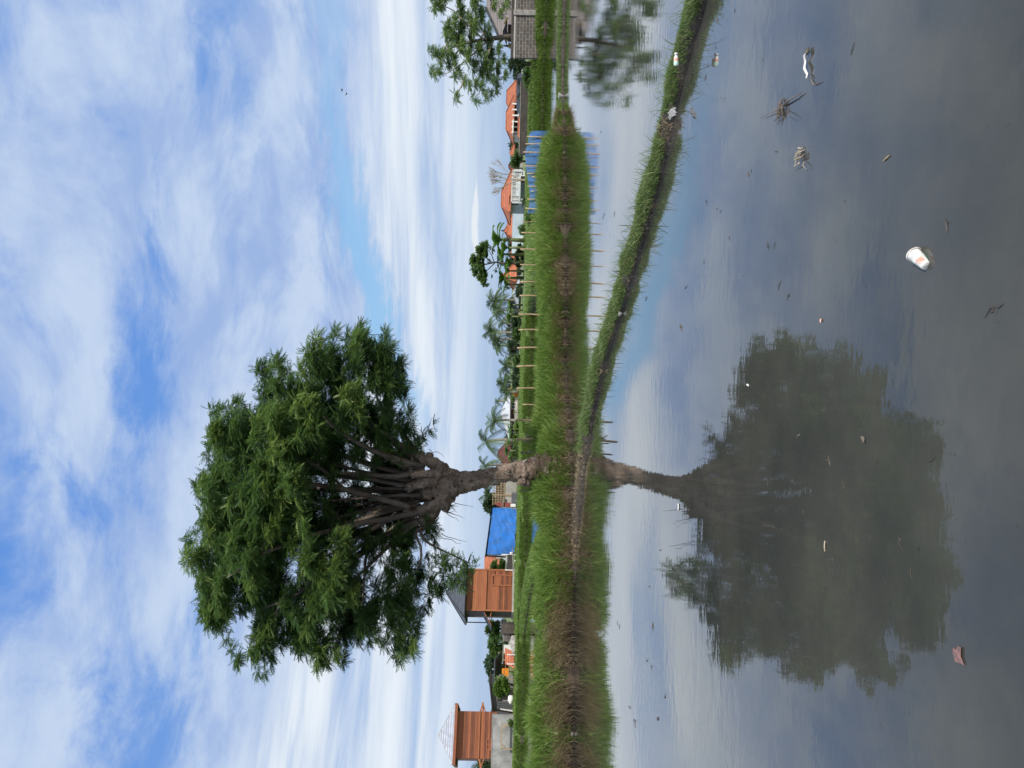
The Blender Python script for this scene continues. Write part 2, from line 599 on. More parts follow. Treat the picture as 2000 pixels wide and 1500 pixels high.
# small bright cumulus just above the village
pa = t.m('DIVIDE', t.m('SUBTRACT', az, .205), .042)
pth = t.m('MULTIPLY', t.m('EXPONENT', t.m('MULTIPLY', t.m('MULTIPLY', pa, pa), -1.0)), .0075)
pn_ = t.m('MULTIPLY', t.m('SUBTRACT', t.noise(t.comb(t.m('MULTIPLY', az, 60.0), t.m('MULTIPLY', Z, 60.0), 2.0), 1.0, 5, .6), .5), .006)
pd = t.m('ADD', t.m('SUBTRACT', Z, .0475), pn_)
puff = t.m('MULTIPLY', t.ss(t.m('SUBTRACT', pth, t.m('ABSOLUTE', pd)), .0, .003), t.ss(pd, -.004, -.001))
blue = t.mix(t.ss(Z, .0, .55), (3.0, 4.8, 8.0), (1.25, 3.35, 8.7))
skyc = t.mix(.8, sky.outputs[0], blue)
skyc = t.mix(t.m('MULTIPLY', band, .8), skyc, (2.7, 5.7, 9.0))
fin = t.mix(cover, skyc, ccol)
fin = t.mix(t.m('MULTIPLY', puff, .85), fin, (8.6, 9.0, 9.4))
t.l(fin, bg.inputs['Color'])
bg.inputs['Strength'].default_value = .085

sc = bpy.context.scene
sc.view_settings.view_transform = 'Standard'
sc.view_settings.look = 'None'
sc.view_settings.exposure = 0.2
sc.view_settings.gamma = 1.0

# ---------------------------------------------------------------- vegetation generators


def blades(name, B, H, W, lean, mat_, tint, bend=.5, leandir=None, parent=None):
    """B (N,3) bases; H heights; W widths; lean amounts -> curved tapering blades in one mesh"""
    N = len(B)
    if leandir is None:
        a = rng.uniform(0, 2 * PI, N)
    else:
        a = leandir
    ldx, ldy = np.cos(a), np.sin(a)
    fa = rng.uniform(0, PI, N)
    fx, fy = np.cos(fa), np.sin(fa)
    ts = [0, .4, .75, 1.0]
    ws = [.8, 1.0, .65, 0]
    rows = []
    for tt, ww in zip(ts, ws):
        off = lean * H * (tt ** 1.8)
        z = H * (tt * (1 - bend * .35 * tt * np.clip(lean, 0, 2)))
        c = B + np.stack([ldx * off, ldy * off, z], 1)
        if ww > 0:
            d = np.stack([fx * W * ww * .5, fy * W * ww * .5, np.zeros(N)], 1)
            rows += [c - d, c + d]
        else:
            rows.append(c)
    V = np.stack(rows, 1).reshape(-1, 3)
    i = np.arange(N)[:, None] * 7
    q = np.concatenate([i + np.array([[0, 1, 3, 2]]), i + np.array([[2, 3, 5, 4]])], 0)
    tr = i + np.array([[4, 5, 6]])
    return mesh_np(name, V, q, tr, mat_, np.repeat(tint, 7), parent)


class Ridge:
    """a low earth bank following a waterline; front = polyline, widths and heights per point"""

    def __init__(self, front, width, height, sub=10, back=(0, 1)):
        F_, W_, H_ = [], [], []
        n = len(front)
        for i in range(n - 1):
            for k in range(sub):
                f = k / sub
                F_.append(front[i].lerp(front[i + 1], f))
                W_.append(width[i] * (1 - f) + width[i + 1] * f)
                H_.append(height[i] * (1 - f) + height[i + 1] * f)
        F_.append(front[-1]); W_.append(width[-1]); H_.append(height[-1])
        self.F = np.array([(p.x, p.y) for p in F_])
        # gentle wander of the waterline
        for i in range(len(self.F)):
            k = mnoise.noise(Vector((self.F[i, 0] * 1.3, self.F[i, 1] * 1.3, 2))) * .10
            self.F[i, 1] += k * min(1, W_[i])
        self.W = np.array(W_)
        self.H = np.array(H_)
        d = np.gradient(self.F, axis=0)
        d /= np.linalg.norm(d, axis=1)[:, None] + 1e-9
        nrm = np.stack([-d[:, 1], d[:, 0]], 1)
        flip = np.where(nrm[:, 1] * back[1] + nrm[:, 0] * back[0] < 0, -1, 1)[:, None]
        self.N = nrm * flip
        for _ in range(6):
            self.N[1:-1] = (self.N[:-2] + self.N[1:-1] + self.N[2:]) / 3
        self.N /= np.linalg.norm(self.N, axis=1)[:, None]
        seg = np.linalg.norm(np.diff(self.F, axis=0), axis=1)
        self.S = np.concatenate([[0], np.cumsum(seg)])
        self.L = self.S[-1]

    def prof(self, tt):
        return np.clip(np.sin(np.clip(tt, 0, 1) * PI), 0, 1) ** .55

    def at(self, s, tt):
        fx = np.interp(s, self.S, self.F[:, 0]); fy = np.interp(s, self.S, self.F[:, 1])
        nx = np.interp(s, self.S, self.N[:, 0]); ny = np.interp(s, self.S, self.N[:, 1])
        w_ = np.interp(s, self.S, self.W); h_ = np.interp(s, self.S, self.H)
        z = h_ * self.prof(tt) - .02
        return np.stack([fx + nx * w_ * tt, fy + ny * w_ * tt, z], 1)

    def mesh(self, name, mat_, amp=.05, step=.12):
        n = max(int(self.L / step), 20)
        s = np.linspace(0, self.L, n)
        T_ = np.array([-.08, 0, .04, .09, .16, .25, .38, .5, .62, .75, .86, .95, 1.0, 1.08])
        k = len(T_)
        V = []
        for tt in T_:
            p = self.at(s, np.full(n, tt))
            if tt <= -.05 or tt >= 1.05:
                p[:, 2] = -.25
            elif tt in (0, 1.0):
                p[:, 2] = -.05
            V.append(p)
        V = np.stack(V, 1).reshape(-1, 3)
        for i in range(len(V)):
            q = Vector(V[i])
            dn = mnoise.noise(q * 2.2) + .6 * mnoise.noise(q * 6.0) + .4 * mnoise.noise(q * 15)
            V[i, 2] += dn * amp * .8
            V[i, 1] += mnoise.noise(q * 3 + Vector((9, 0, 0))) * amp
        i, j = np.meshgrid(np.arange(n - 1), np.arange(k - 1), indexing='ij')
        a = (i * k + j).ravel()
        Q = np.stack([a, a + k, a + k + 1, a + 1], 1)
        o = mesh_np(name, V, Q, None, mat_)
        o.data.polygons.foreach_set('use_smooth', [True] * len(o.data.polygons))
        return kind(o, 'structure')


def patchy(B, sc_, seed=0.0):
    return np.array([mnoise.noise(Vector((p[0] * sc_ + seed, p[1] * sc_, seed))) for p in B])


# leaf sprays ------------------------------------------------------
def spray_template(pairs=7, ll=.29, lw=.10, droop=.45):
    V, Q = [], []

    def leaf(p, d, s_):
        n = len(V)
        up = Vector((0, 0, 1))
        w_ = d.cross(up).normalized() * lw * s_
        tip = p + d * ll * s_ + Vector((0, 0, -.06))
        mid = p + d * ll * s_ * .45
        V.extend([tuple(p), tuple(mid + w_ * .5), tuple(tip), tuple(mid - w_ * .5)])
        Q.append((n, n + 1, n + 2, n + 3))
    for k in range(pairs):
        f = .18 + .76 * k / (pairs - 1)
        p = Vector((f, 0, -droop * f * f))
        sz = 1.0 - .45 * abs(f - .5)
        for s_ in (-1, 1):
            d = Vector((.34, s_ * .88, -.22 - .25 * f)).normalized()
            leaf(p, d, sz)
    leaf(Vector((1, 0, -droop)), Vector((1, 0, -.5)).normalized(), .9)
    return np.array(V), np.array(Q)


def broad_template(n=6, ll=.55, lw=.3):
    V, Q = [], []
    for k in range(n):
        a = 2 * PI * k / n + .3
        f = .15 + .6 * k / n
        p = Vector((f, 0, -.1 * f))
        d = Vector((math.cos(a) * .5 + .5, math.sin(a), -.25)).normalized()
        w_ = d.cross(Vector((0, 0, 1))).normalized() * lw
        i = len(V)
        V.extend([tuple(p), tuple(p + d * ll * .5 + w_ * .5), tuple(p + d * ll + Vector((0, 0, -.1))), tuple(p + d * ll * .5 - w_ * .5)])
        Q.append((i, i + 1, i + 2, i + 3))
    return np.array(V), np.array(Q)


PINN = spray_template()
PINN_S = spray_template(6, .26, .13, .35)
BROAD = broad_template()


def scatter(tpl, pos, dirs, size, roll):
    """place a template at pos, its +x along dirs"""
    TV, TQ = tpl
    N = len(pos)
    x = dirs / (np.linalg.norm(dirs, axis=1)[:, None] + 1e-9)
    up = np.tile(np.array([[0, 0, 1.0]]), (N, 1)) + roll
    y = np.cross(up, x)
    y /= np.linalg.norm(y, axis=1)[:, None] + 1e-9
    z = np.cross(x, y)
    V = (TV[None, :, 0:1] * x[:, None, :] + TV[None, :, 1:2] * y[:, None, :] + TV[None, :, 2:3] * z[:, None, :]) * size[:, None, None] + pos[:, None, :]
    Q = TQ[None] + (np.arange(N) * len(TV))[:, None, None]
    return V.reshape(-1, 3), Q.reshape(-1, 4), len(TV)


def clump_foliage(name, clumps, mat_, tpl, size, dens, parent=None, sub=(0, 0, 0), tint_k=1.0, up=.15, flat=.75, core=.25):
    """clumps: list of (centre, radius, tint)"""
    Pp, Dd, Tt = [], [], []
    for cc, r, tn in clumps:
        n = max(8, int(dens * r * r))
        d = rng.normal(size=(n, 3))
        d /= np.linalg.norm(d, axis=1)[:, None]
        d[:, 2] = np.where(d[:, 2] < -.35, -d[:, 2] * .6, d[:, 2])
        rad = r * np.where(rng.random(n) < core, rng.uniform(.2, .8, n), rng.uniform(.72, 1.0, n))
        p = np.array(cc)[None] + d * rad[:, None] * np.array([[1, 1, flat]])
        Pp.append(p - d * size * .45)
        o = d * .5 + rng.normal(size=(n, 3)) * .42 + np.array([math.copysign(.25, rng.random() - .5), -.15, 0])
        o[:, 2] = o[:, 2] * .5 + up - .12
        Dd.append(o)
        Tt.append(np.clip(tn + rng.normal(size=n) * .14 + d[:, 2] * .12, 0, 1))
    pos = np.concatenate(Pp); dr = np.concatenate(Dd); ti = np.concatenate(Tt)
    sz = size * rng.uniform(.7, 1.25, len(pos))
    V, Q, k = scatter(tpl, pos, dr, sz, rng.normal(size=(len(pos), 3)) * .3)
    V = V - np.array(sub)[None]
    return mesh_np(name, V, Q, None, mat_, np.repeat(ti * tint_k, k), parent)
# ---------------------------------------------------------------- water and land
o = MB().quad((-140, -12, 0), (140, -12, 0), (140, 72, 0), (-140, 72, 0)).build('water', M['water'])
kind(o, 'structure')

# land beyond the paddies: one sheet that reaches the horizon
edge = [(-90, 64), (-60, 61), (-40, 60), (-30, 59), (-22, 58.5), (-17, 59.5), (-11, 60), (-4, 59), (0, 57.5), (4, 57), (5.2, 57),
        (6.2, 35.5), (7.8, 34), (9.5, 36), (12, 43), (14, 46.5), (17, 46.3), (20, 45.5), (23, 44), (27, 42), (40, 40), (90, 38)]
E = []
for i in range(len(edge) - 1):
    a, b_ = Vector(edge[i]), Vector(edge[i + 1])
    n = max(2, int((b_ - a).length / .6))
    for k in range(n):
        p = a.lerp(b_, k / n)
        E.append((p.x, p.y + .3 * mnoise.noise(Vector((p.x * .5, p.y * .5, 1)))))
E.append(edge[-1])
rowsd = [(-.15, -.3), (0, -.04), (.25, .2), (.7, .38), (1.6, .47), (4, .5), (9, .5), (20, .5), (45, .5), (120, .5), (600, .5), (4000, .5)]
V = []
for x, y in E:
    for d, z in rowsd:
        k = 1.0 if d < 60 else 1 + d / 60.0
        zz = z + (.05 * mnoise.noise(Vector((x * .8, (y + d) * .8, 0))) if 0 < d < 60 else 0)
        V.append((x * k, y + d, zz))
nr = len(rowsd)
i, j = np.meshgrid(np.arange(len(E) - 1), np.arange(nr - 1), indexing='ij')
a = (i * nr + j).ravel()
o = mesh_np('ground', V, np.stack([a, a + nr, a + nr + 1, a + 1], 1), None, M['ground'])
kind(o, 'structure')


def edge_y(x):
    return np.interp(x, [e[0] for e in E], [e[1] for e in E])


# the path the photographer stands on
v = MB()
n = 60
for i in range(n):
    x = -30 + 60 * i / (n - 1)
    for y, z in ((-6, .2), (-2.5, .28), (.3, .26), (.75, .12), (1.05, -.1)):
        v.v.append((x, y + .12 * mnoise.noise(Vector((x, y, 3))), z + .05 * mnoise.noise(Vector((x * 2, y * 2, 0)))))
for i in range(n - 1):
    for j in range(4):
        a = i * 5 + j
        v.f.append((a, a + 5, a + 6, a + 1))
kind(v.build('footpath', M['mud'], smooth=True), 'structure')

# ---------------------------------------------------------------- banks
bank_pts = [(1900, 1122), (1700, 1122), (1500, 1121.5), (1400, 1121), (1250, 1120), (1120, 1123), (1050, 1122), (980, 1119), (900, 1117), (835, 1115), (817, 1111),
            (760, 1107), (700, 1104), (600, 1105), (480, 1104.5), (350, 1103.5), (250, 1103), (200, 1100)]
front = [G(px, py) for py, px in bank_pts]
wid = [2.2] * 12 + [2.2, 2.2, 2.2, 2.1, 1.8, .9]
hei = [.45] * 12 + [.42, .42, .42, .40, .32, .14]
main = Ridge(front, wid, hei)
main.mesh('paddy_bank', M['mud'], .055, .10)
thin = Ridge([G(1100, 205), G(1099.5, 120), G(1101, 60), G(1103, 0), G(1107, -150)], [.7, .7, .8, .9, 1.0], [.14, .13, .14, .16, .16])
thin.mesh('paddy_bank', M['wet_mud'], .04)
dk = [(-260, 1540), (-120, 1450), (0, 1382), (120, 1347), (215, 1322), (300, 1305), (375, 1287), (450, 1265), (520, 1243), (600, 1220), (700, 1186), (760, 1171),
      (820, 1157), (880, 1149), (930, 1141), (1000, 1134), (1060, 1128), (1120, 1124)]
dyke = Ridge([Vector((4.3, 4.2, 0)), Vector((3.78, 5.36, 0))] + [G(px, py) for py, px in dk[2:]], [.31, .31, .31, .31, .31, .32, .33, .35, .36, .37, .42, .48, .55, .75, .9, 1.0, 1.0, .7],
             [.02, .12, .12, .12, .10, .10, .11, .12, .13, .13, .14, .15, .15, .12, .10, .10, .08, .02], back=(.9, .45))
dyke.mesh('paddy_dyke', M['wet_mud'], .055, .04)
far1 = Ridge([G(1056, 1085), G(1046, 1120), G(1038, 1150), G(1031, 1190), G(1024, 1240), G(1021, 1270)], [1.2] * 6, [.02, .22, .25, .25, .25, .02])
far1.mesh('paddy_dyke', M['mud'], .06, .3)
far2 = Ridge([G(1026.5, 930), G(1026.5, 1000), G(1026, 1080), G(1026, 1166), G(1023.5, 1240)], [1.5] * 5, [.02, .26, .3, .3, .02])
far2.mesh('paddy_dyke', M['mud'], .06, .3)

# ---------------------------------------------------------------- grass
# py of a point as seen in the photo's frame is only used to look up which stretch of bank grows what


def stretch(x, y):
    return 750 - FPX * (x / y)


def grass_on(rg, N, tt_lo, tt_hi, pw=1.0):
    s = rng.uniform(0, rg.L, N)
    tt = tt_lo + (tt_hi - tt_lo) * rng.random(N) ** pw
    return rg.at(s, tt), tt


N = 125000
B, tt = grass_on(main, N, .03, 1.0)
sy = stretch(B[:, 0], B[:, 1])
pn = patchy(B, 1.1, 4.0)
pn2 = patchy(B, 2.6, 8.0)
left = np.clip((sy - 1165) / 70, 0, 1)
tallk = np.interp(sy, [195, 235, 280, 330, 480, 540, 600, 820, 850, 930, 950, 990, 1010, 1040, 1100, 1180, 1215, 1232, 1250, 1330, 1500, 1800],
                  [.16, .36, .82, .95, 1.0, .85, .75, .95, .9, .95, 1.25, 1.2, .85, .7, .95, 1.0, .9, .25, .85, .95, 1.0, 1.0])
Hh = (.34 + .26 * pn + .10 * pn2 + rng.uniform(-.12, .18, N)) * tallk * 1.22
keep = (pn2 > -.30) & (rng.random(N) < np.where(left > 0, np.clip((tt - .04 - .22 * pn2) * 3.2, .10, 1), np.clip(.45 + tt * 3 + pn, .1, 1)))
keep &= ~((np.abs(sy - 1232) < 9) & (rng.random(N) < .85))
Wd = rng.uniform(.009, .022, N) * np.where(rng.random(N) < .06, 1.9, 1.0)
le = rng.uniform(.15, .9, N)
tint = np.clip(.42 + .34 * pn + .30 * pn2 + rng.normal(size=N) * .26 + (sy < 560) * .08, 0, 1)
k = keep
kind(blades('bank_grass', B[k], np.maximum(Hh[k], .05), Wd[k], le[k], M['grass'], tint[k]), 'stuff')

N = 2600
B, tt = grass_on(main, N, .05, .9)
sy = stretch(B[:, 0], B[:, 1])
pw = patchy(B, 1.9, 51.0)
k = (pw > .12) & (sy > 240)
kind(blades('weeds', B[k], (rng.uniform(.25, .6, N) * tallk[:N].clip(.5, 1))[k], rng.uniform(.03, .06, N)[k], rng.uniform(.4, 1.2, N)[k], M['weed'], np.clip(rng.normal(size=N) * .25 + .5, 0, 1)[k], .7), 'stuff')

# overhanging dry grass at the water's edge
N = 42000
B, tt = grass_on(main, N, .0, .55, 1.3)
sy = stretch(B[:, 0], B[:, 1])
pn = patchy(B, 1.6, 14.0)
left = np.clip((sy - 1150) / 70, 0, 1)
mid = ((sy > 960) & (sy < 1080)).astype(float)
keep = (rng.random(N) < np.clip(.30 + .5 * (pn > .05) + left * .35 + mid * .3, 0, 1)) & (sy > 215) & (np.where(left > 0, tt < .40, tt < .26)) & (pn > -.3)
Hh = rng.uniform(.14, .40, N) * (1 + .45 * left)
ld = -PI / 2 + rng.normal(size=N) * .75
tint = np.clip(.45 + .4 * pn + rng.normal(size=N) * .25, 0, 1)
k = keep
kind(blades('dry_grass', B[k], Hh[k], rng.uniform(.006, .018, N)[k], rng.uniform(.5, 1.7, N)[k], M['straw'], tint[k], .8, ld[k]), 'stuff')

# green tufts falling over the edge of the bank
N = 30000
B, tt = grass_on(main, N, .0, .22)
sy = stretch(B[:, 0], B[:, 1])
pn = patchy(B, 2.1, 31.0)
left = np.clip((sy - 1165) / 70, 0, 1)
keep = (pn > .0 + .45 * left) & (sy > 205)
ld = -PI / 2 + rng.normal(size=N) * .9
k = keep
kind(blades('bank_grass', B[k], (rng.uniform(.16, .36, N) * np.interp(sy, [205, 290], [.3, 1]))[k], rng.uniform(.008, .016, N)[k], rng.uniform(.4, 1.4, N)[k], M['grass'],
            np.clip(.35 + .3 * pn + rng.normal(size=N) * .2, 0, 1)[k], .7, ld[k]), 'stuff')

# short grass on the thin bank and the near dyke
N = 9000
B, tt = grass_on(thin, N, .05, 1.0)
pn = patchy(B, 1.5, 3.0)
tint = np.clip(.5 + .3 * pn + rng.normal(size=N) * .18, 0, 1)
kind(blades('bank_grass', B, rng.uniform(.06, .16, N), rng.uniform(.01, .02, N), rng.uniform(.2, 1.0, N), M['short_grass'], tint), 'stuff')

N = 110000
B, tt = grass_on(dyke, N, .05, 1.06)
sy = stretch(B[:, 0], B[:, 1])
pn = patchy(B, 2.3, 6.0)
pn2 = patchy(B, 6.0, 16.0)
bare = (np.abs(sy - 238) < 26) & (tt < .75)
keep = ~bare & (rng.random(N) < np.clip(.72 + pn * 1.0 + pn2 * .7 + (tt - .22) * 2.0, .06, 1)) & (sy < 885 - 40 * rng.random(N))
Hh = rng.uniform(.03, .085, N) * (1 + .5 * np.clip(pn * 2, -.6, 1))
tall = rng.random(N) < .012
Hh = np.where(tall, rng.uniform(.14, .26, N), Hh)
Wd = rng.uniform(.0035, .007, N) * np.interp(sy, [0, 800], [.85, 1.8])
tint = np.clip(.42 + .35 * pn + rng.normal(size=N) * .2, 0, 1)
k = keep
kind(blades('dyke_grass', B[k], Hh[k], Wd[k], rng.uniform(.2, 1.1, N)[k], M['short_grass'], tint[k]), 'stuff')
# dead stems and roots hanging on the wet face of the dyke
N = 9000
B, tt = grass_on(dyke, N, .0, .75)
sy = stretch(B[:, 0], B[:, 1])
keep = rng.random(N) < np.clip(.3 + patchy(B, 4.0, 26.0) + .35 * (sy > 860), .05, 1)
ld = rng.uniform(0, 2 * PI, N)
tint = np.clip(rng.normal(size=N) * .25 + .35, 0, 1)
k = keep
kind(blades('dry_grass', B[k], rng.uniform(.03, .12, N)[k], rng.uniform(.003, .006, N)[k] * np.interp(sy, [0, 800], [.9, 1.8])[k], rng.uniform(.6, 2.0, N)[k], M['straw'], tint[k], .9, ld[k]), 'stuff')

# grass over the land beyond
N = 90000
x = rng.uniform(-42, 34, N)
d = rng.random(N) ** 2.2 * 26
y = edge_y(x) + .12 + d
z = np.interp(d + .12, [r[0] for r in rowsd], [r[1] for r in rowsd]) - .03
B = np.stack([x, y, z], 1)
pn = patchy(B, .45, 2.0)
pn2 = patchy(B, 1.7, 12.0)
keep = (rng.random(N) < np.clip(.75 + pn * .9, .1, 1)) & (np.abs(x / y) < .62)
right = x > 5.5
Hh = rng.uniform(.08, .22, N) * (1 + .5 * pn2) * np.where(right & (d < 6), 1.7, 1)
tint = np.clip(.5 + .3 * pn + .2 * pn2 + rng.normal(size=N) * .15, 0, 1)
k = keep
kind(blades('field_grass', B[k], np.maximum(Hh, .04)[k], rng.uniform(.03, .06, N)[k], rng.uniform(.2, .9, N)[k], M['field_grass'], tint[k]), 'stuff')
N = 45000
x = rng.uniform(-42, 34, N)
d = rng.random(N) * .9
B = np.stack([x, edge_y(x) + d - .02, np.interp(d, [r[0] for r in rowsd], [r[1] for r in rowsd]) - .03], 1)
pn = patchy(B, .9, 22.0)
keep = (pn > -.32) & (np.abs(x / B[:, 1]) < .62)
kind(blades('field_grass', B[keep], rng.uniform(.10, .30, N)[keep], rng.uniform(.03, .05, N)[keep], rng.uniform(.3, 1.2, N)[keep], M['field_grass'],
            np.clip(.4 + .4 * pn + rng.normal(size=N) * .15, 0, 1)[keep], .6, (-PI / 2 + rng.normal(size=N) * .8)[keep]), 'stuff')
for rg, N in ((far1, 13000), (far2, 18000)):
    B, tt = grass_on(rg, N, .0, 1.0)
    tt2 = patchy(B, .8, 7.0)
    B = B[(tt2 > -.35) | (tt > .25)]
    N = len(B)
    pn = patchy(B, .9, 2.0)
    kind(blades('dyke_grass', B, rng.uniform(.12, .3, N), rng.uniform(.02, .045, N), rng.uniform(.2, .9, N), M['field_grass'],
                np.clip(.4 + .3 * pn + rng.normal(size=N) * .15, 0, 1)), 'stuff')

# ---------------------------------------------------------------- the big tree on the bank
DT = 19.7
tb = base(920, DT, .1)
tree = thing('tree', 'big leaning pollarded tree with a dense dark green crown on the grassy bank', 'tree', tb)


def T3(l, dz=0.0):
    return [P(a, b_, DT + dz + (c_ if c_ else 0)) for a, b_, c_ in [(q + (0,))[:3] for q in l]]


mpx = DT / FPX
tr = MB()


def smooth_path(pts, n):
    """Catmull-Rom through tuples"""
    out = []
    k = len(pts)
    for i in range(k - 1):
        p0, p1, p2, p3 = [np.array(pts[max(0, min(k - 1, j))], float) for j in (i - 1, i, i + 1, i + 2)]
        for s in range(n):
            u = s / n
            out.append(tuple(.5 * ((2 * p1) + (-p0 + p2) * u + (2 * p0 - 5 * p1 + 4 * p2 - p3) * u * u + (-p0 + 3 * p1 - 3 * p2 + p3) * u ** 3)))
    out.append(tuple(map(float, pts[-1])))
    return out


# (px, py, depth, radius px)
tk = smooth_path([(1095, 915, 0, 40), (1066, 914, 0, 32), (1045, 916, 0, 25), (1020, 919, 0, 20), (990, 923, 0, 17.5), (955, 932, 0, 17), (925, 938, 0, 18.5), (900, 944, 0, 21), (880, 948, 0, 24), (858, 950, 0, 25), (835, 950, 0, 19)], 16)
tr.tube([P(a, b_, DT + c_) for a, b_, c_, r in tk], [r * mpx for *_, r in tk], 44, True, .26, 7.5)
# two heavy arms of the pollard and the stumps between them
for pts, sd_ in (([(893, 952, 0, 18), (872, 966, -.1, 17), (856, 982, -.15, 16), (836, 994, -.1, 15), (815, 1000, 0, 12), (795, 1006, 0, 9)], 1.0),
                 ([(890, 934, 0, 17), (868, 920, -.1, 15), (848, 906, -.15, 14), (826, 896, -.1, 12), (806, 888, 0, 8)], 2.0),
                 ([(880, 946, .25, 17), (850, 948, .3, 16), (815, 945, .35, 14), (785, 940, .4, 10)], 3.0),
                 ([(872, 955, .15, 15), (840, 968, .3, 13), (805, 974, .4, 10), (770, 978, .4, 7)], 4.0),
                 ([(860, 925, -.25, 12), (835, 926, -.35, 11), (810, 928, -.35, 8)], 5.0),
                 ([(852, 938, -.3, 12), (826, 944, -.4, 11), (796, 948, -.4, 7)], 6.0),
                 ([(856, 984, 0, 12), (846, 1004, .1, 12), (834, 1024, .1, 10), (815, 1036, .1, 7)], 7.0)):
    sp_ = smooth_path(pts, 6)
    tr.tube([P(a, b_, DT + c_) for a, b_, c_, r in sp_], [r * .8 * mpx for *_, r in sp_], 22, True, .40, 8.5, sd_)
# knobs and burls, root flare
for a, b_, c_, r in ((862, 912, -.28, 11), (850, 934, -.3, 9), (868, 985, -.2, 12), (842, 1003, -.1, 12), (826, 1018, 0, 11), (838, 893, -.1, 10), (822, 890, -.1, 9), (835, 960, -.1, 15), (880, 975, -.1, 9),
                     (872, 992, .1, 9), (1020, 940, -.12, 10), (1030, 942, -.1, 9), (808, 928, -.3, 8), (800, 952, -.2, 10), (795, 1000, -.1, 9)):
    tr.blob(P(a, b_, DT + c_), r * mpx, 14, 9, .4, 9.0)
# aerial roots winding down the trunk
for k in range(7):
    q0 = smooth_path([(870 + k * 2, 928 + k * 5, -.33, 1), (905, 938 + k * 1.5, -.29, 1), (935, 935 - k * 2.2, -.27, 1), (965, 925 + k * 1.5, -.26, 1), (995, 915 + k * 3, -.27, 1)], 5)
    tr.tube([P(a, b_, DT + c_) for a, b_, c_, r in q0], .012, 5, False, .4, 9, k)
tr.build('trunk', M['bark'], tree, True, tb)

# limbs: the straight poles that sprout from the pollard head
limbs = [
    [(800, 990, -.2, 7.5), (735, 972, -.5, 6.8), (675, 957, -.9, 6), (630, 948, -1.3, 5), (585, 944, -1.7, 3.2)],
    [(828, 912, -.1, 7.5), (790, 900, -.4, 6.5), (750, 888, -.8, 5.5), (705, 868, -1.2, 4.8), (660, 840, -1.6, 4), (635, 815, -1.9, 3.2), (612, 790, -2.1, 2)],
    [(822, 892, 0, 7), (780, 867, -.1, 6), (740, 838, -.2, 5), (715, 812, -.3, 4.4), (702, 775, -.4, 3.6), (700, 726, -.5, 2.4), (690, 690, -.5, 1.5)],
    [(830, 918, -.2, 7), (774, 930, -.3, 6.5), (720, 927, -.4, 5.6), (660, 922, -.5, 4.2), (600, 905, -.6, 2.6), (560, 880, -.6, 1.6)],
    [(820, 1000, -.1, 8), (765, 1012, -.4, 7), (705, 1022, -.9, 6.6), (650, 1035, -1.3, 6), (597, 1050, -1.7, 5.2), (550, 1067, -2.0, 4.4), (510, 1083, -2.2, 3.8), (475, 1108, -2.3, 2.8), (444, 1128, -2.3, 1.8)],
    [(812, 985, .1, 7), (780, 990, .1, 6.5), (730, 1003, .1, 6), (690, 1017, .1, 5), (640, 1028, .1, 4), (590, 1037, .1, 2.5)],
    [(812, 1005, -.1, 7), (768, 1012, -.2, 6), (730, 1032, -.3, 5.2), (690, 1056, -.5, 4.2), (640, 1085, -.7, 2.8)],
    [(820, 1018, 0, 6.5), (780, 1036, 0, 6), (745, 1048, 0, 5.2), (711, 1062, 0, 4.4), (670, 1090, 0, 3)],
    [(818, 1028, .1, 6), (771, 1041, .1, 5.2), (740, 1058, .1, 4.4), (717, 1080, .1, 3.6), (712, 1120, .1, 3), (708, 1180, .1, 1.8)],
    [(825, 1030, -.2, 4), (812, 1042, -.4, 3.4), (822, 1070, -.6, 3), (820, 1098, -.8, 2.4), (808, 1122, -.9, 1.5)],
    [(822, 1034, -.2, 4), (826, 1052, -.4, 3.2), (850, 1068, -.6, 2.6), (875, 1080, -.7, 2.2), (900, 1092, -.8, 1.6), (918, 1100, -.8, .8)],
    [(650, 1100, -.6, 4), (588, 1155, -.9, 4.2), (565, 1166, -1.0, 3.8), (549, 1176, -1.1, 3.4), (540, 1200, -1.1, 2.4), (535, 1235, -1.1, 1.3)],
    [(549, 1176, -1.1, 2.6), (530, 1182, -1.1, 2.2), (500, 1195, -1.1, 1.4)],
    [(510, 1083, -2.2, 3), (515, 1065, -2.2, 2.6), (525, 1052, -2.2, 2), (530, 1040, -2.2, 1.2)],
    [(500, 905, -.6, 2.8), (485, 885, -.7, 2.6), (470, 870, -.8, 1.6)],
    [(812, 880, .2, 5), (800, 862, .2, 4), (780, 842, .2, 3), (760, 825, .2, 2)],
    [(675, 957, -.9, 4), (640, 925, -1.2, 3.6), (612, 905, -1.5, 3), (590, 893, -1.7, 2)],
]
rr = random.Random(5)
for k in range(26):                                       # the rest of the broom of poles behind
    f = (k + rr.random()) / 26
    y0 = 900 + f * 125
    x0 = 805 + rr.uniform(-15, 25)
    y1 = 790 + f * 370 + rr.uniform(-20, 20)
    x1 = 600 + 110 * abs(f - .5) + rr.uniform(-50, 60)
    dz = rr.uniform(-.2, 1.6)
    limbs.append([(x0, y0, dz * .15, rr.uniform(4.5, 7)), (x0 * .66 + x1 * .34, y0 * .72 + y1 * .28, dz * .5, rr.uniform(4, 5.5)),
                  (x0 * .33 + x1 * .67, y0 * .36 + y1 * .64, dz * .8, rr.uniform(3, 4.2)), (x1, y1, dz, 2.0)])
for q in limbs:
    sp_ = smooth_path(q, 5)
    MB().tube([P(a, b_, DT + c_) for a, b_, c_, r in sp_], [max(r, .6) * .78 * mpx for *_, r in sp_], 10, True, .16, 6, q[0][0]).build('limb', M['limb_bark'], tree, True, tb)
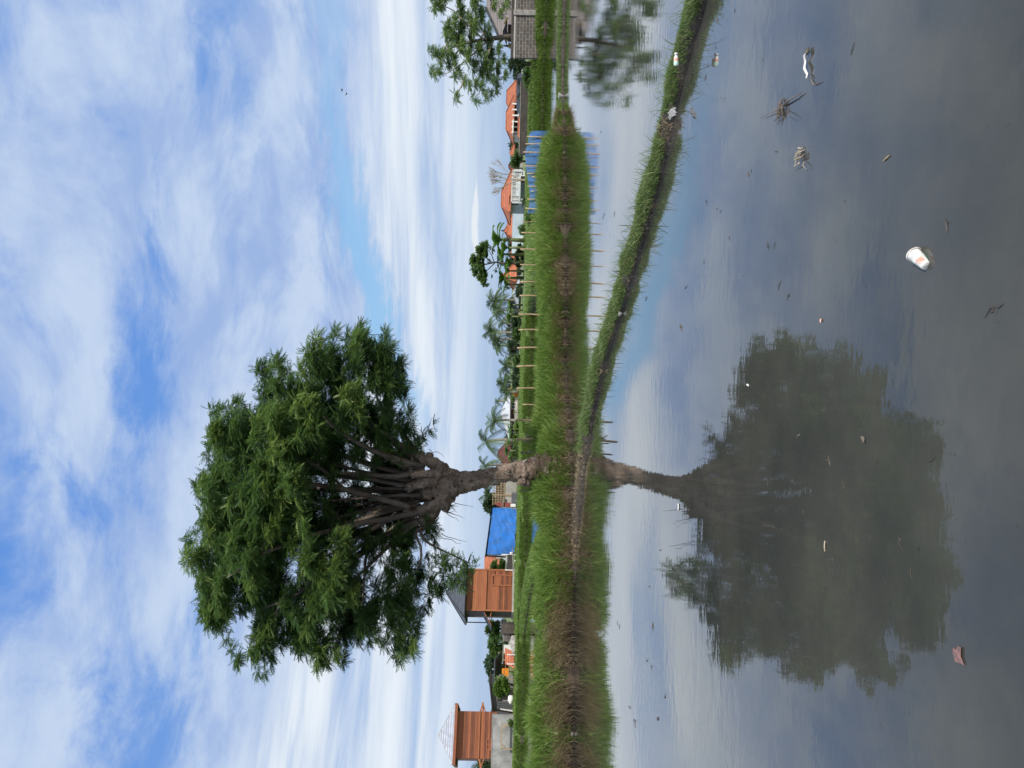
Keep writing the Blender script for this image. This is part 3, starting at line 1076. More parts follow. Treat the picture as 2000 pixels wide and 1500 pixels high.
for x0, y0, L in ((868, 1000, 40), (872, 1003, 25), (862, 1046, 50), (866, 1050, 34), (875, 985, 18), (880, 978, 45), (795, 870, 40), (838, 878, 30)):
    pts = [P(x0 + L * f, y0 + rr.uniform(-3, 3) + 14 * f, DT - .1 + .1 * f) for f in (0, .25, .5, .75, 1)]
    MB().tube(pts, [.009, .008, .007, .005, .003], 4, False).build('hanging_root', M['twig'], tree, False, tb)
for k in range(8):
    a0 = P(868 + rr.uniform(-6, 6), 992 + rr.uniform(-10, 12), DT - .1)
    MB().tube([a0, a0 + Vector((rr.uniform(-.15, .05), 0, -.12)), a0 + Vector((rr.uniform(-.25, .05), 0, -.28))], [.016, .01, .004], 5, False).build('hanging_root', M['twig'], tree, False, tb)

outline = [(850, 828), (838, 850), (820, 868), (800, 850), (815, 815), (808, 790), (798, 760), (800, 730), (798, 712), (785, 690), (765, 660), (748, 640), (740, 648), (735, 660), (722, 638), (712, 626), (700, 640), (688, 640),
           (672, 644), (655, 637), (640, 650), (622, 660), (606, 684), (590, 704), (580, 722), (568, 712), (552, 702), (535, 708), (520, 704), (500, 708), (489, 722), (492, 745), (495, 765), (496, 790), (482, 784), (468, 773),
           (452, 782), (438, 792), (425, 788), (410, 790), (410, 808), (418, 826), (402, 846), (395, 868), (393, 890), (398, 908), (380, 926), (373, 948), (376, 975), (380, 1000), (384, 1028), (366, 1038), (355, 1050), (353, 1075),
           (360, 1100), (368, 1118), (380, 1135), (382, 1160), (384, 1190), (395, 1218), (412, 1232), (430, 1240), (432, 1262), (445, 1280), (458, 1305), (472, 1300), (480, 1285), (494, 1300), (508, 1324), (524, 1312), (538, 1300),
           (545, 1272), (560, 1268), (580, 1282), (598, 1290), (612, 1284), (625, 1298), (640, 1306), (656, 1304), (680, 1302), (684, 1285), (690, 1260), (710, 1262), (728, 1262), (745, 1268), (760, 1285), (778, 1300), (800, 1304),
           (800, 1280), (815, 1262), (822, 1240), (815, 1222), (835, 1205), (850, 1182), (868, 1165), (872, 1150), (850, 1130), (830, 1105), (800, 1085), (775, 1090), (752, 1120), (738, 1125), (728, 1105), (740, 1070),
           (790, 1062), (845, 1052), (866, 1040), (860, 1020), (835, 1010), (800, 1015), (740, 1040), (690, 1030), (650, 1000), (640, 960), (660, 920), (720, 890), (780, 880), (820, 885)]
OP = np.array(outline, float)


def inside(p):
    x, y = p
    x0, y0 = OP[:, 0], OP[:, 1]
    x1, y1 = np.roll(x0, -1), np.roll(y0, -1)
    cnd = ((y0 > y) != (y1 > y)) & (x < (x1 - x0) * (y - y0) / (y1 - y0 + 1e-12) + x0)
    return cnd.sum() % 2 == 1


def edist(p):
    a = OP; b_ = np.roll(OP, -1, 0)
    d = b_ - a
    tt = np.clip(((np.array(p) - a) * d).sum(1) / (d ** 2).sum(1), 0, 1)
    return np.linalg.norm(a + d * tt[:, None] - np.array(p), axis=1).min()


cl = []  # inner clumps take low tints: the crown's deep shade put into leaf colour
tries = 0
while len(cl) < 230 and tries < 9000:
    tries += 1
    p = (rr.uniform(350, 870), rr.uniform(625, 1325))
    if not inside(p):
        continue
    e = edist(p)
    if e < 16:
        continue
    r = min(e * .92, rr.uniform(20, 40))
    dmax = min(3.1, .012 * 1.9 * e + .5)
    dz = rr.uniform(-dmax, dmax)
    if 640 < p[0] < 860 and 880 < p[1] < 1050:
        dz = abs(dz) + .7
    cl.append((P(p[0], p[1], DT + dz), r * mpx, rr.uniform(.05, .45) + (.15 if p[0] < 520 else 0)))
for _ in range(900):
    p = (rr.uniform(360, 860), rr.uniform(640, 1310))
    if not inside(p):
        continue
    e = edist(p)
    if e < 34 or (620 < p[0] and 860 < p[1] < 1070) or len(cl) > 345:
        continue
    cl.append((P(p[0], p[1], DT + rr.uniform(.2, 1.6)), min(e * .9, rr.uniform(32, 50)) * mpx, rr.uniform(.05, .3)))
for a, b_, ra, rb, n in ((760, 720, 40, 60, 14), (790, 800, 35, 50, 12), (720, 680, 40, 40, 9), (815, 840, 22, 18, 5), (700, 800, 50, 50, 10), (560, 780, 60, 40, 8), (640, 880, 30, 30, 6)):
    for k in range(n):
        p = (a + rr.uniform(-ra, ra), b_ + rr.uniform(-rb, rb))
        if inside(p) and edist(p) > 10:
            cl.append((P(p[0], p[1], DT + rr.uniform(-1.4, 1.4)), min(edist(p) * .95, rr.uniform(18, 30)) * mpx, rr.uniform(.1, .45)))
# ragged rim
for i in range(len(OP)):
    a, b_ = OP[i], OP[(i + 1) % len(OP)]
    if i >= 120:
        continue
    L = np.linalg.norm(b_ - a)
    for k in range(max(1, int(L / 14))):
        p = a + (b_ - a) * rr.random()
        d = np.array([b_[1] - a[1], -(b_[0] - a[0])]) / (L + 1e-9)
        q = p + d * 13
        if not inside(q):
            q = p - d * 13
        if not inside(q):
            continue
        cl.append((P(q[0], q[1], DT + rr.uniform(-.6, .6)), rr.uniform(11, 17) * mpx, rr.uniform(.2, .55)))
# front clumps with the crown's sunlit brightness put into their leaf tint
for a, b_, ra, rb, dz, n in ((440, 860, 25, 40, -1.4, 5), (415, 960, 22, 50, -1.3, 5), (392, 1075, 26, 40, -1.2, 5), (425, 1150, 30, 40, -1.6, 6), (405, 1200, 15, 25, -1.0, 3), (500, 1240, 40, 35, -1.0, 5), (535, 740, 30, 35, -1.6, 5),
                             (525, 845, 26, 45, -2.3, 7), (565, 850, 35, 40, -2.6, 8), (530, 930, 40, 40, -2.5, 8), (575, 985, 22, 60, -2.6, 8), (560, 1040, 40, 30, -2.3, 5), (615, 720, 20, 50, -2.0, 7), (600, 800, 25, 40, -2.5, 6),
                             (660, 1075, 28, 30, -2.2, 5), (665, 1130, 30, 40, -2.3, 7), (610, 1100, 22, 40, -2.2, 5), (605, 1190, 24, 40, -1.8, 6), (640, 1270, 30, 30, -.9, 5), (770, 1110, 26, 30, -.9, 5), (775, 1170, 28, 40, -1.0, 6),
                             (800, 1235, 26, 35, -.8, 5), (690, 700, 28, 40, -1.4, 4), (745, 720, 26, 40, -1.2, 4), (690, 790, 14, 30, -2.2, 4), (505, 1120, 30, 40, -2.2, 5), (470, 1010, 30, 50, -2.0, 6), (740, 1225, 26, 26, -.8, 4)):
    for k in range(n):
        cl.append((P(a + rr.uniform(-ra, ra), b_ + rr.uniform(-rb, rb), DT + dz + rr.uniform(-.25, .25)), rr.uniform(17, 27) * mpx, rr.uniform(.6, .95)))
# lobes over the trunk and the low sprig on the left
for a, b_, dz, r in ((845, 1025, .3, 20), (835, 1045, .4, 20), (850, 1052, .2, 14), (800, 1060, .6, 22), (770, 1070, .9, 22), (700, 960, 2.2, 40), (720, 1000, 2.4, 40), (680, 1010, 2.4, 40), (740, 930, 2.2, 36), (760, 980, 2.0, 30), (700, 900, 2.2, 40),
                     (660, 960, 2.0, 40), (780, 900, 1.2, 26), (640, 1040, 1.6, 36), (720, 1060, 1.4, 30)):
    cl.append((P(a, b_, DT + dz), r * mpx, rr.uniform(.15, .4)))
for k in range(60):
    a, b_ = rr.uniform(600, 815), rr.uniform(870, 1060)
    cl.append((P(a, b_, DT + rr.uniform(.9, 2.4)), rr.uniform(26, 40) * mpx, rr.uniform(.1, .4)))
for a, b_, dz, r in ((838, 838, 0, 12), (826, 850, .2, 14), (845, 830, .1, 9), (815, 862, .3, 15), (806, 838, .2, 16), (790, 850, .5, 20), (800, 812, -.2, 16), (840, 1165, 0, 16), (852, 1150, .1, 14), (830, 1180, .1, 16), (845, 1135, .2, 12), (815, 1150, .2, 20),
                     (800, 1120, .3, 20), (790, 1090, .6, 18), (862, 1160, 0, 9), (820, 1205, 0, 16), (805, 1190, -.2, 20), (770, 1200, .3, 24), (740, 1180, .4, 24), (760, 1140, .5, 22), (835, 1080, .5, 12), (822, 1110, .3, 14), (720, 1110, .9, 22), (700, 1160, .4, 26), (745, 1085, 1.0, 18)):
    cl.append((P(a, b_, DT + dz), r * mpx, rr.uniform(.25, .6)))
for a, b_, dz, r in ((780, 892, -.35, 16), (800, 880, -.3, 13), (760, 880, -.5, 18), (735, 905, -.7, 16), (745, 1062, -.4, 16), (770, 1052, -.3, 14), (720, 1050, -.7, 18), (690, 890, -1.0, 20), (800, 1046, -.25, 11), (690, 1000, -1.1, 14), (705, 940, -.9, 13), (640, 985, -1.5, 22), (650, 930, -1.4, 20), (655, 1040, -1.5, 20)):
    cl.append((P(a, b_, DT + dz), r * mpx, rr.uniform(.35, .7)))
sprig = []
for a, b_ in ((880, 1086), (895, 1094), (905, 1090), (915, 1100), (925, 1106), (912, 1118), (900, 1112), (922, 1120), (930, 1100), (868, 1120), (880, 1128), (862, 1105), (850, 1092), (890, 1104), (842, 1116)):
    sprig.append((P(a, b_, DT - .8 + rr.uniform(-.15, .15)), rr.uniform(8, 13) * mpx, rr.uniform(.35, .7)))
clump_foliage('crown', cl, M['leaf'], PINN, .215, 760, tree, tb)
for k in range(26):
    a = rr.uniform(835, 912)
    b_ = 1108 + (a - 870) * .12 + rr.uniform(-28, 34)
    sprig.append((P(a, b_, DT - .7 + rr.uniform(-.4, .4)), rr.uniform(10, 16) * mpx, rr.uniform(.25, .6)))
clump_foliage('crown', sprig, M['leaf'], PINN_S, .18, 600, tree, tb)
# ================================================================ the village
def hip_roof(w, d, z, rise, ov, ridge=0.0, th=.10, axis='x', cx=0.0, cy=0.0):
    """hipped roof; ridge = ridge length along x (or y); slabs with thickness"""
    m = MB()
    hx, hy = w / 2 + ov, d / 2 + ov
    r = ridge / 2
    if axis == 'x':
        tp = [(-r, 0, z + rise), (r, 0, z + rise)]
    else:
        tp = [(0, -r, z + rise), (0, r, z + rise)]
    e = [(-hx, -hy, z), (hx, -hy, z), (hx, hy, z), (-hx, hy, z)]
    lo = [(x, y, z - th) for x, y, _ in e]
    off = lambda p: (p[0] + cx, p[1] + cy, p[2])
    e, lo, tp = [off(p) for p in e], [off(p) for p in lo], [off(p) for p in tp]
    if r < .02:
        for k in range(4):
            m.quad(e[k], e[(k + 1) % 4], tp[0])
    elif axis == 'x':
        m.quad(e[0], e[1], tp[1], tp[0]); m.quad(e[2], e[3], tp[0], tp[1])
        m.quad(e[1], e[2], tp[1]); m.quad(e[3], e[0], tp[0])
    else:
        m.quad(e[1], e[2], tp[1], tp[0]); m.quad(e[3], e[0], tp[0], tp[1])
        m.quad(e[0], e[1], tp[0]); m.quad(e[2], e[3], tp[1])
    for k in range(4):
        m.quad(lo[k], lo[(k + 1) % 4], e[(k + 1) % 4], e[k])
    m.quad(*lo[::-1])
    return m, e, tp


def ridge_caps(e, tp, w=.12):
    m = MB()
    ends = [tp[0], tp[-1], tp[-1], tp[0]] if len(tp) > 1 else [tp[0]] * 4
    for k in range(4):
        q = min(tp, key=lambda p: (p[0] - e[k][0]) ** 2 + (p[1] - e[k][1]) ** 2)
        m.bar((e[k][0], e[k][1], e[k][2] + .03), (q[0], q[1], q[2] + .03), w, .1)
    if len(tp) > 1 and (Vector(tp[0]) - Vector(tp[1])).length > .05:
        m.bar((tp[0][0], tp[0][1], tp[0][2] + .04), (tp[1][0], tp[1][1], tp[1][2] + .04), w, .12)
    return m


def gable_roof(w, d, z, rise, ov, th=.08):
    """ridge along x"""
    m = MB()
    hx, hy = w / 2 + ov, d / 2 + ov
    for s in (-1, 1):
        a = [(-hx, s * hy, z), (hx, s * hy, z), (hx, 0, z + rise), (-hx, 0, z + rise)]
        b_ = [(x, y, q - th) for x, y, q in a]
        m.quad(*a); m.quad(*b_[::-1])
        for k in (0, 1, 3):
            m.quad(a[k], a[(k + 1) % 4], b_[(k + 1) % 4], b_[k])
    return m


def window(root, x, y, z, w, h, fm, name='window', pm=None):
    f = MB()
    t_ = .07
    for sx in (-1, 1):
        f.box((x + sx * (w / 2), y, z), (t_, .1, h + t_))
    for sz in (-1, 1):
        f.box((x, y, z + sz * h / 2), (w - t_, .1, t_))
    f.box((x, y, z), (t_ * .6, .06, h - t_))
    o = f.build(name, fm, root)
    MB().box((x, y + .03, z), (w - t_, .03, h - t_)).build('pane' if pm is None else 'panel', pm or M['glass'], o)
    return o


def planks_face(m, w, z0, z1, y, ph=.17, depth=.04, x0=0.0):
    z = z0
    while z < z1 - .02:
        h = min(ph, z1 - z)
        m.box((x0, y + random.uniform(-.006, .006), z + h / 2), (w, depth, h - .012))
        z += ph


# --- wooden lookout house beside the tree
D = 85
r_ = thing('wooden_house', 'tall narrow wooden plank house with a pointed dark slate roof, left of the tree', 'house', base(1161, D), R(26))
zr = lambda px, py, D_: zpx(px, py, D_) - .5
W_ = 4.35
z_e, z_m = zr(910, 1161, D), zr(951, 1161, D)
m = MB(); m.box((0, .25, z_e / 2 + .1), (W_ - .12, W_ - .6, z_e - .1)); m.build('core', M['dark_wood'], r_)
m = MB(); planks_face(m, W_, .28, z_m, -W_ / 2, .2); m.build('lower_wall', M['plank'], r_)
m = MB(); planks_face(m, W_, z_m + .16, z_e, -W_ / 2 - .03, .22); m.build('upper_wall', M['plank_light'], r_)
MB().box((0, -W_ / 2 - .06, z_m + .08), (W_ + .1, .12, .16)).build('belt', M['plank_light'], r_)
for sx in (-1, 1):
    MB().box((sx * (W_ / 2 - .02), -W_ / 2 - .06, z_e / 2 + .1), (.16, .12, z_e - .25)).build('corner_board', M['plank_light'], r_)
for sx in (-1, 1):
    m = MB()
    z = .25
    while z < z_e - .1:
        m.box((sx * W_ / 2 - sx * .03, 0, z + .1), (.05, W_ - .2, .19)); z += .2
    m.build('side_wall', M['plank_dark'], r_)
rf, e_, tp_ = hip_roof(W_, W_, z_e, zr(872, 1161, D) - z_e, .75, 0)
ro = rf.build('roof', M['dark_slate'], r_)
ridge_caps(e_, tp_, .14).build('ridge', M['charcoal_tile'], ro)
MB().box((0, 0, z_e - .16), (W_ + .9, W_ + .9, .1)).build('soffit', M['dark_wood'], r_)
dr = MB(); planks_face(dr, .95, .35, 2.3, -W_ / 2 - .07, .16, .04, 1.05); d_ = dr.build('door', M['plank'], r_)
m = MB()
for sx in (-1, 1):
    m.box((1.05 + sx * .55, -W_ / 2 - .1, 1.35), (.12, .1, 2.1))
m.box((1.05, -W_ / 2 - .1, 2.46), (1.22, .1, .12)); m.build('door_frame', M['plank_light'], d_)
window(r_, 1.75, -W_ / 2 - .08, z_m - .55, .5, .45, M['plank_light'], pm=M['plank'])
m = MB()                                                   # lean-to awning on the left side
a0 = [(-W_ / 2 - .05, -1.9, z_m + .35), (-W_ / 2 - .05, 1.9, z_m + .35), (-W_ / 2 - 1.5, 1.9, z_m - .55), (-W_ / 2 - 1.5, -1.9, z_m - .55)]
m.quad(*a0); m.quad(*[(x, y, z - .08) for x, y, z in a0][::-1])
for k in range(4):
    p, q = a0[k], a0[(k + 1) % 4]
    m.quad((p[0], p[1], p[2] - .08), (q[0], q[1], q[2] - .08), q, p)
aw = m.build('awning', M['charcoal_tile'], r_)
for y in (-1.85, 1.85):
    m = MB()
    m.bar((-W_ / 2 - .05, y, z_m + .25), (-W_ / 2 - 1.45, y, z_m - .6), .1)
    m.bar((-W_ / 2 - .05, y, z_m - .6), (-W_ / 2 - 1.0, y, z_m - .35), .08)
    m.build('bracket', M['plank_light'], aw)
for y in (-1.9, 1.9):
    MB().box((-W_ / 2 - .62, y, z_e / 2), (.1, .1, z_e - .1)).build('post', M['dark_wood'], r_)
MB().box((0, 0, .06), (W_ + .25, W_ + .25, .42)).build('plinth', M['cement'], r_)

# --- second lookout house at the left edge, behind a grey wall
D = 68.5
r_ = thing('wooden_house', 'reddish wooden house with a shiny silvery pointed roof rising behind the grey wall', 'house', base(1440, D), R(29))
W_ = 3.75
z_e, z_m, z_b = zr(893, 1440, D), zr(938, 1440, D), zr(970, 1440, D)
MB().box((0, 0, z_e / 2), (W_ - .15, W_ - .15, z_e - .1)).build('core', M['dark_wood'], r_)
m = MB(); planks_face(m, W_, z_b, z_m, -W_ / 2, .15); m.build('lower_wall', M['plank'], r_)
m = MB(); planks_face(m, W_ - .02, z_m + .1, z_e, -W_ / 2 - .02, .18); m.build('upper_wall', M['plank'], r_)
MB().box((0, -W_ / 2 - .05, z_m + .05), (W_ + .1, .1, .1)).build('belt', M['plank_light'], r_)
for sx in (-1, 1):
    m = MB(); z = z_b
    while z < z_e - .05:
        m.box((sx * (W_ / 2 - .02), 0, z + .08), (.05, W_ - .15, .155)); z += .165
    m.build('side_wall', M['plank'], r_)
rf, e_, tp_ = hip_roof(W_, W_, z_e + .2, zr(856, 1440, D) - z_e - .2, .5, 0, .04)
ro = rf.build('roof', M['shiny_roof'], r_)
ridge_caps(e_, tp_, .12).build('ridge', M['grey_sheet'], ro)
m = MB()
hx = W_ / 2 + .52
for s in (-1, 1):
    m.box((0, s * hx, z_e + .06), (2 * hx + .1, .1, .24)); m.box((s * hx, 0, z_e + .06), (.1, 2 * hx - .1, .24))
m.build('fascia', M['plank'], ro)
MB().box((0, 0, z_e - .02), (2 * hx - .12, 2 * hx - .12, .05)).build('soffit', M['dark_wood'], r_)
window(r_, -.75, -W_ / 2 - .06, zr(956, 1440, D), .85, .42, M['plank_light'], pm=M['plank'])
for sx in (-1, 1):
    m = MB()
    m.bar((sx * W_ / 2, -W_ / 2, z_m), (sx * (W_ / 2 + .75), -W_ / 2, z_m - .2), .12, .14)
    m.bar((sx * W_ / 2, -W_ / 2, z_m - .42), (sx * (W_ / 2 + .62), -W_ / 2, z_m - .2), .09)
    m.bar((sx * W_ / 2, W_ / 2, z_m), (sx * (W_ / 2 + .75), W_ / 2, z_m - .2), .12, .14)
    m.bar((sx * (W_ / 2 + .7), -W_ / 2, z_m - .14), (sx * (W_ / 2 + .7), W_ / 2, z_m - .14), .1)
    m.build('bracket', M['plank_light'], r_)
# grey rendered wall
D = 66
p0, p1 = base(1396, D), base(1620, D)
hw = zr(961.5, 1440, D)
wl = thing('garden_wall', 'grey stained cement wall in front of the silver roofed wooden house', 'wall', ((p0.x + p1.x) / 2, D, .5))
m = MB()
m.box((0, 0, hw / 2 - .1), (p0.x - p1.x, .2, hw + .2)); m.build('wall', M['plaster'], wl)
MB().box((0, 0, hw + .03), (p0.x - p1.x + .06, .26, .05)).build('coping', M['cement'], wl)
D = 65.3
fr = thing('trellis', 'bare yellowish timber frame standing against the grey wall', 'trellis', base(1440, D))
x0, x1 = base(1463, D).x - base(1440, D).x, base(1416, D).x - base(1440, D).x
zt = zr(980, 1440, D)
for x in (x0, x1):
    MB().box((x, 0, zt / 2), (.07, .07, zt)).build('post', M['bamboo'], fr)
m = MB(); m.box(((x0 + x1) / 2, -.01, zt + .03), (x1 - x0 + .25, .08, .08)); m.build('beam', M['bamboo'], fr)
for q in (((x0, 0, zt - .45), (x0 + .4, 0, zt)), ((x1, 0, zt - .45), (x1 - .4, 0, zt))):
    MB().bar(q[0], q[1], .06).build('brace', M['bamboo'], fr)

# --- dark shed
D = 71
r_ = thing('shed', 'low dark weathered shed with a boarded front between the bush and the grey wall', 'shed', base(1368, D))
wd = base(1338, D).x - base(1398, D).x
zl, zh = zr(963, 1398, D), zr(957, 1338, D)
m = MB(); m.quad((-wd / 2, 0, 0), (wd / 2, 0, 0), (wd / 2, 0, zh - .05), (-wd / 2, 0, zl - .05)); m.quad((-wd / 2, 2.5, 0), (-wd / 2, 0, 0), (-wd / 2, 0, zl - .05), (-wd / 2, 2.5, zl - .05))
m.quad((wd / 2, 0, 0), (wd / 2, 2.5, 0), (wd / 2, 2.5, zh - .05), (wd / 2, 0, zh - .05)); m.quad((wd / 2, 2.5, 0), (-wd / 2, 2.5, 0), (-wd / 2, 2.5, zl - .05), (wd / 2, 2.5, zh - .05))
m.build('wall', M['grey_wood'], r_)
m = MB(); a = Vector((-wd / 2 - .2, 0, zl)); b_ = Vector((wd / 2 + .2, 0, zh)); c_ = (a + b_) / 2; m.box((c_.x, 1.2, c_.z), ((b_ - a).length, 3.1, .09), 0, 0, -math.atan2(zh - zl, wd)); m.build('roof', M['dark_wood'], r_)
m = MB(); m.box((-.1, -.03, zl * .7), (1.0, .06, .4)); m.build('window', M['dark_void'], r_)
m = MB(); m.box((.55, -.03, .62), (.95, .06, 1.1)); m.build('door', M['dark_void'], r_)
m = MB()
for k in range(7):
    m.box((-wd / 2 + .12 + k * .19, -.04, zl * .42), (.14, .05, zl * .8))
m.build('board', M['iron_sheet'], r_)
lb = MB(); lb.bar((-.85, -.3, 0), (-.8, -.12, 1.25), .16, .03)
o = lb.build('leaning_board', M['white'], None); o.location = base(1368, D); tag(o, 'pale board leaning on the front of the dark shed', 'board')
sk = MB().blob((0, 0, .28), .34, 14, 9, .2, 4, (1.2, .9, .8)).build('sack', M['white'], None, True)
sk.location = base(1366, 69.5); tag(sk, 'white sack lying in the grass before the dark shed', 'sack')

# --- open shelter with benches
D = 70
r_ = thing('shelter', 'small open shelter with a flat dark roof on thin posts', 'shelter', base(1301, D))
hw_ = (base(1281, D).x - base(1322, D).x) / 2
zt = zr(972, 1301, D)
m = MB(); m.box((0, 0, zt - .02), (hw_ * 2, 2.4, .1), 0, R(-14)); m.build('roof', M['charcoal_tile'], r_)
for sx in (-.9, 0, .9):
    for y in (-.9, .9):
        MB().box((sx * hw_, y, (zt - .1 + y * .24) / 2 - .1), (.07, .07, zt - .1 + y * .24)).build('post', M['bamboo'], r_)
m = MB(); m.box((.1, -.1, .85), (hw_ * 1.5, .8, .06)); m.box((.1, -.1, .45), (hw_ * 1.4, .06, .06)); m.build('counter', M['bamboo'], r_)
m = MB(); m.box((-.1, .95, .8), (hw_ * 1.8, .05, .5)); m.build('screen', M['plank'], r_)
o = MB().box((0, 0, 0), (.7, .1, .4)).box((.1, -.03, .3), (.5, .08, .2)).build('banner', M['orange_cloth'], None)
o.location = base(1313, 68.6, 1.25); tag(o, 'orange cloth hanging under the flat dark shelter roof', 'cloth')
D = 67
r_ = thing('tile_roof', 'low orange tiled roof panel propped close to the ground before the shelter', 'roof', base(1284, D))
wd = base(1267, D).x - base(1300, D).x
m = MB(); a0 = [(-wd / 2, -.7, .1), (wd / 2, -.7, .25), (wd / 2 - .1, .5, .95), (-wd / 2, .5, .9)]
m.quad(*a0); m.quad(*[(x, y, z - .07) for x, y, z in a0][::-1])
for k in range(4):
    p, q = a0[k], a0[(k + 1) % 4]
    m.quad((p[0], p[1], p[2] - .07), (q[0], q[1], q[2] - .07), q, p)
m.build('tiles', M['orange_tile'], r_)
for x in (-.3, .5):
    MB().box((x, -.75, .3), (.07, .07, .9)).build('post', M['white'], r_)
for (py0, py1, pxt, pxb, D, lab, mm) in ((1236, 1252, 984, 1003, 76, 'short whitewashed wall right of the grey stones on the left', 'white'), (1260, 1292, 983, 1000, 78, 'long low whitewashed wall behind the orange tiled panel', 'white')):
    a, b_ = base(py0, D), base(py1, D)
    r_ = thing('low_wall', lab, 'wall', ((a.x + b_.x) / 2, D, .5))
    h = zr(pxt, (py0 + py1) / 2, D)
    MB().box((0, 0, h / 2 - .1), (a.x - b_.x, .18, h + .2)).build('wall', M[mm], r_)
    MB().box((0, 0, h + .03), (a.x - b_.x + .08, .26, .06)).build('coping', M['cement'], r_)
D = 74
for py, w, h, lab in ((1228, 1.1, 1.3, 'dark block of stacked timber beside the plank house'), (1243, .8, .95, 'smaller dark block of stacked timber left of the plank house')):
    r_ = thing('timber_stack', lab, 'timber stack', base(py, D))
    m = MB()
    k = 0
    z = .05
    while z < h:
        m.box((rr.uniform(-.05, .05), 0, z + .05), (w, .8, .09)); z += .1
    m.build('planks', M['plank_dark'], r_)
    MB().box((0, 0, 0), (w * .8, .6, .1)).build('bearer', M['grey_wood'], r_)
for i, (py, D, s_) in enumerate(((1256, 66, .5), (1262, 66.5, .42), (1249, 67, .38), (1268, 65.5, .3))):
    o = MB().blob((0, 0, .1), s_, 12, 8, .35, 4, (1.1, .9, .9)).build('rock', M['stone'], None, True)
    o.location = base(py, D)
    tag(o, ('largest grey rock', 'second largest grey rock', 'medium pale rock on the right end', 'smallest grey rock')[i] + ' of the heap left of the plank house', 'rock')

# --- orange roofed house behind the plank house
D = 112
r_ = thing('tiled_house', 'bright orange roof with a small gable, between the plank house and the tarp', 'house', base(1106, D))
wd = 7.0
MB().box((.6, 3, 1.2), (wd, 5, 2.4)).build('wall', M['white_wall'], r_)
zt, ze = zr(945, 1106, D), zr(972, 1106, D)
a0 = MB(); a0.quad((-2.4, -1, ze - .3), (1.0, -1, ze - .3), (.9, 2.4, zt), (-2.4, 2.4, zt)); a0.quad((-2.4, 6, ze - .3), (-2.4, 2.4, zt), (.9, 2.4, zt), (1.0, 6, ze - .3)); a0.quad((1.0, -1, ze - .3), (1.0, 6, ze - .3), (.9, 2.4, zt))
a0.build('roof', M['orange_tile'], r_)
m = MB(); m.quad((-1.6, -1.3, ze - .1), (-.2, -1.3, ze - .1), (-.9, -1.3, ze + 1.0)); m.quad((-1.6, -1.3, ze - .1), (-.9, -1.3, ze + 1.0), (-.9, 1, ze + 1.0), (-1.6, 1, ze - .1)); m.quad((-.2, -1.3, ze - .1), (-.2, 1, ze - .1), (-.9, 1, ze + 1.0), (-.9, -1.3, ze + 1.0))
m.build('gable', M['brown_tile'], r_)

# --- shack under a blue tarp
D = 79
r_ = thing('tarp_shack', 'stilted shack wrapped in a creased bright blue tarpaulin', 'shack', base(1040, D), R(6))
xa, xb = base(1083, D).x - base(1040, D).x, base(993, D).x - base(1040, D).x
n, k = 40, 24
V, Q = [], []
for i in range(n + 1):
    u = i / n
    x = xa + (xb - xa) * u
    py = 1083 + (993 - 1083) * u
    z1 = zr(951 + 11 * u, py, D)
    z0 = zr(1005 + 9 * u * u, py, D) + .05 * math.sin(u * 19)
    for j in range(k + 1):
        v_ = j / k
        y = -.12 - .22 * (1 - v_) * math.sin(u * PI) + .05 * mnoise.noise(Vector((u * 5, v_ * 3, 0))) + .06 * math.sin((u + v_ * .5) * 16) * (1 - abs(2 * v_ - 1)) * .6 + .05 * mnoise.noise(Vector((u * 14 - v_ * 6, v_ * 5, 4)))
        V.append((x, y, z0 + (z1 - z0) * v_))
for i in range(n):
    for j in range(k):
        a = i * (k + 1) + j
        Q.append((a, a + k + 1, a + k + 2, a + 1))
tp = mesh_np('tarpaulin', V, np.array(Q), None, M['tarp'], None, r_)
tp.data.polygons.foreach_set('use_smooth', [True] * len(tp.data.polygons))
zt0, zt1 = zr(949, 1083, D), zr(962, 993, D)
m = MB(); m.bar((xa - .25, -.05, zt0 + .04), (xb + .15, -.05, zt1 + .04), .1, .09); m.bar((xa - .25, 2.6, zt0 - .3), (xb + .15, 2.6, zt1 - .3), .1); m.build('roof_beam', M['dark_wood'], r_)
m = MB(); m.quad((xa - .3, -.2, zt0 + .1), (xb + .2, -.2, zt1 + .1), (xb + .2, 2.8, zt1 - .2), (xa - .3, 2.8, zt0 - .2)); m.quad((xa - .3, 2.8, zt0 - .26), (xb + .2, 2.8, zt1 - .26), (xb + .2, -.2, zt1 + .04), (xa - .3, -.2, zt0 + .04)); m.build('roof', M['black_cloth'], r_)
for x, zt in ((xa - .05, zt0), (xb - .1, zt1), (xa + 1.6, zt0 - .1), (xa + 3.2, zt0 - .3)):
    for y in (.05, 2.5):
        MB().box((x, y, zt / 2 - .15), (.1, .1, zt)).build('post', M['grey_wood'], r_)
m = MB(); m.box(((xa + xb) / 2, 1.25, .42), (xb - xa, 2.5, .1)); m.box(((xa + xb) / 2, 2.5, 1.2), (xb - xa, .05, 1.6)); m.build('floor', M['dark_wood'], r_)
for q in ((xa + .4, xa + .9), (xa + 2.2, xa + 1.8), (xa + 3.6, xa + 4.1)):
    MB().bar((q[0], -.1, .4), (q[1], -.1, -.1), .07).build('brace', M['dark_wood'], r_)
n = 10
m = MB()
for i in range(n):
    u0, u1 = i / n, (i + 1) / n
    f = lambda u: (xa - .18 - .35 * math.sin(u * 2.2), .15 + 2.4 * u)
    (xx0, y0), (xx1, y1) = f(u0), f(u1)
    m.quad((xx0, y0, .9 + .6 * u0), (xx1, y1, .9 + .6 * u1), (xx1 + .1, y1, zt0 - .1), (xx0 + .1, y0, zt0 - .1))
m.build('side_cloth', M['black_cloth'], r_)
m = MB()
for k in range(12):
    m.blob((xa - .25 + rr.uniform(-.2, .5), -.2, .35 + rr.uniform(0, .2)), .14, 8, 6, .3)
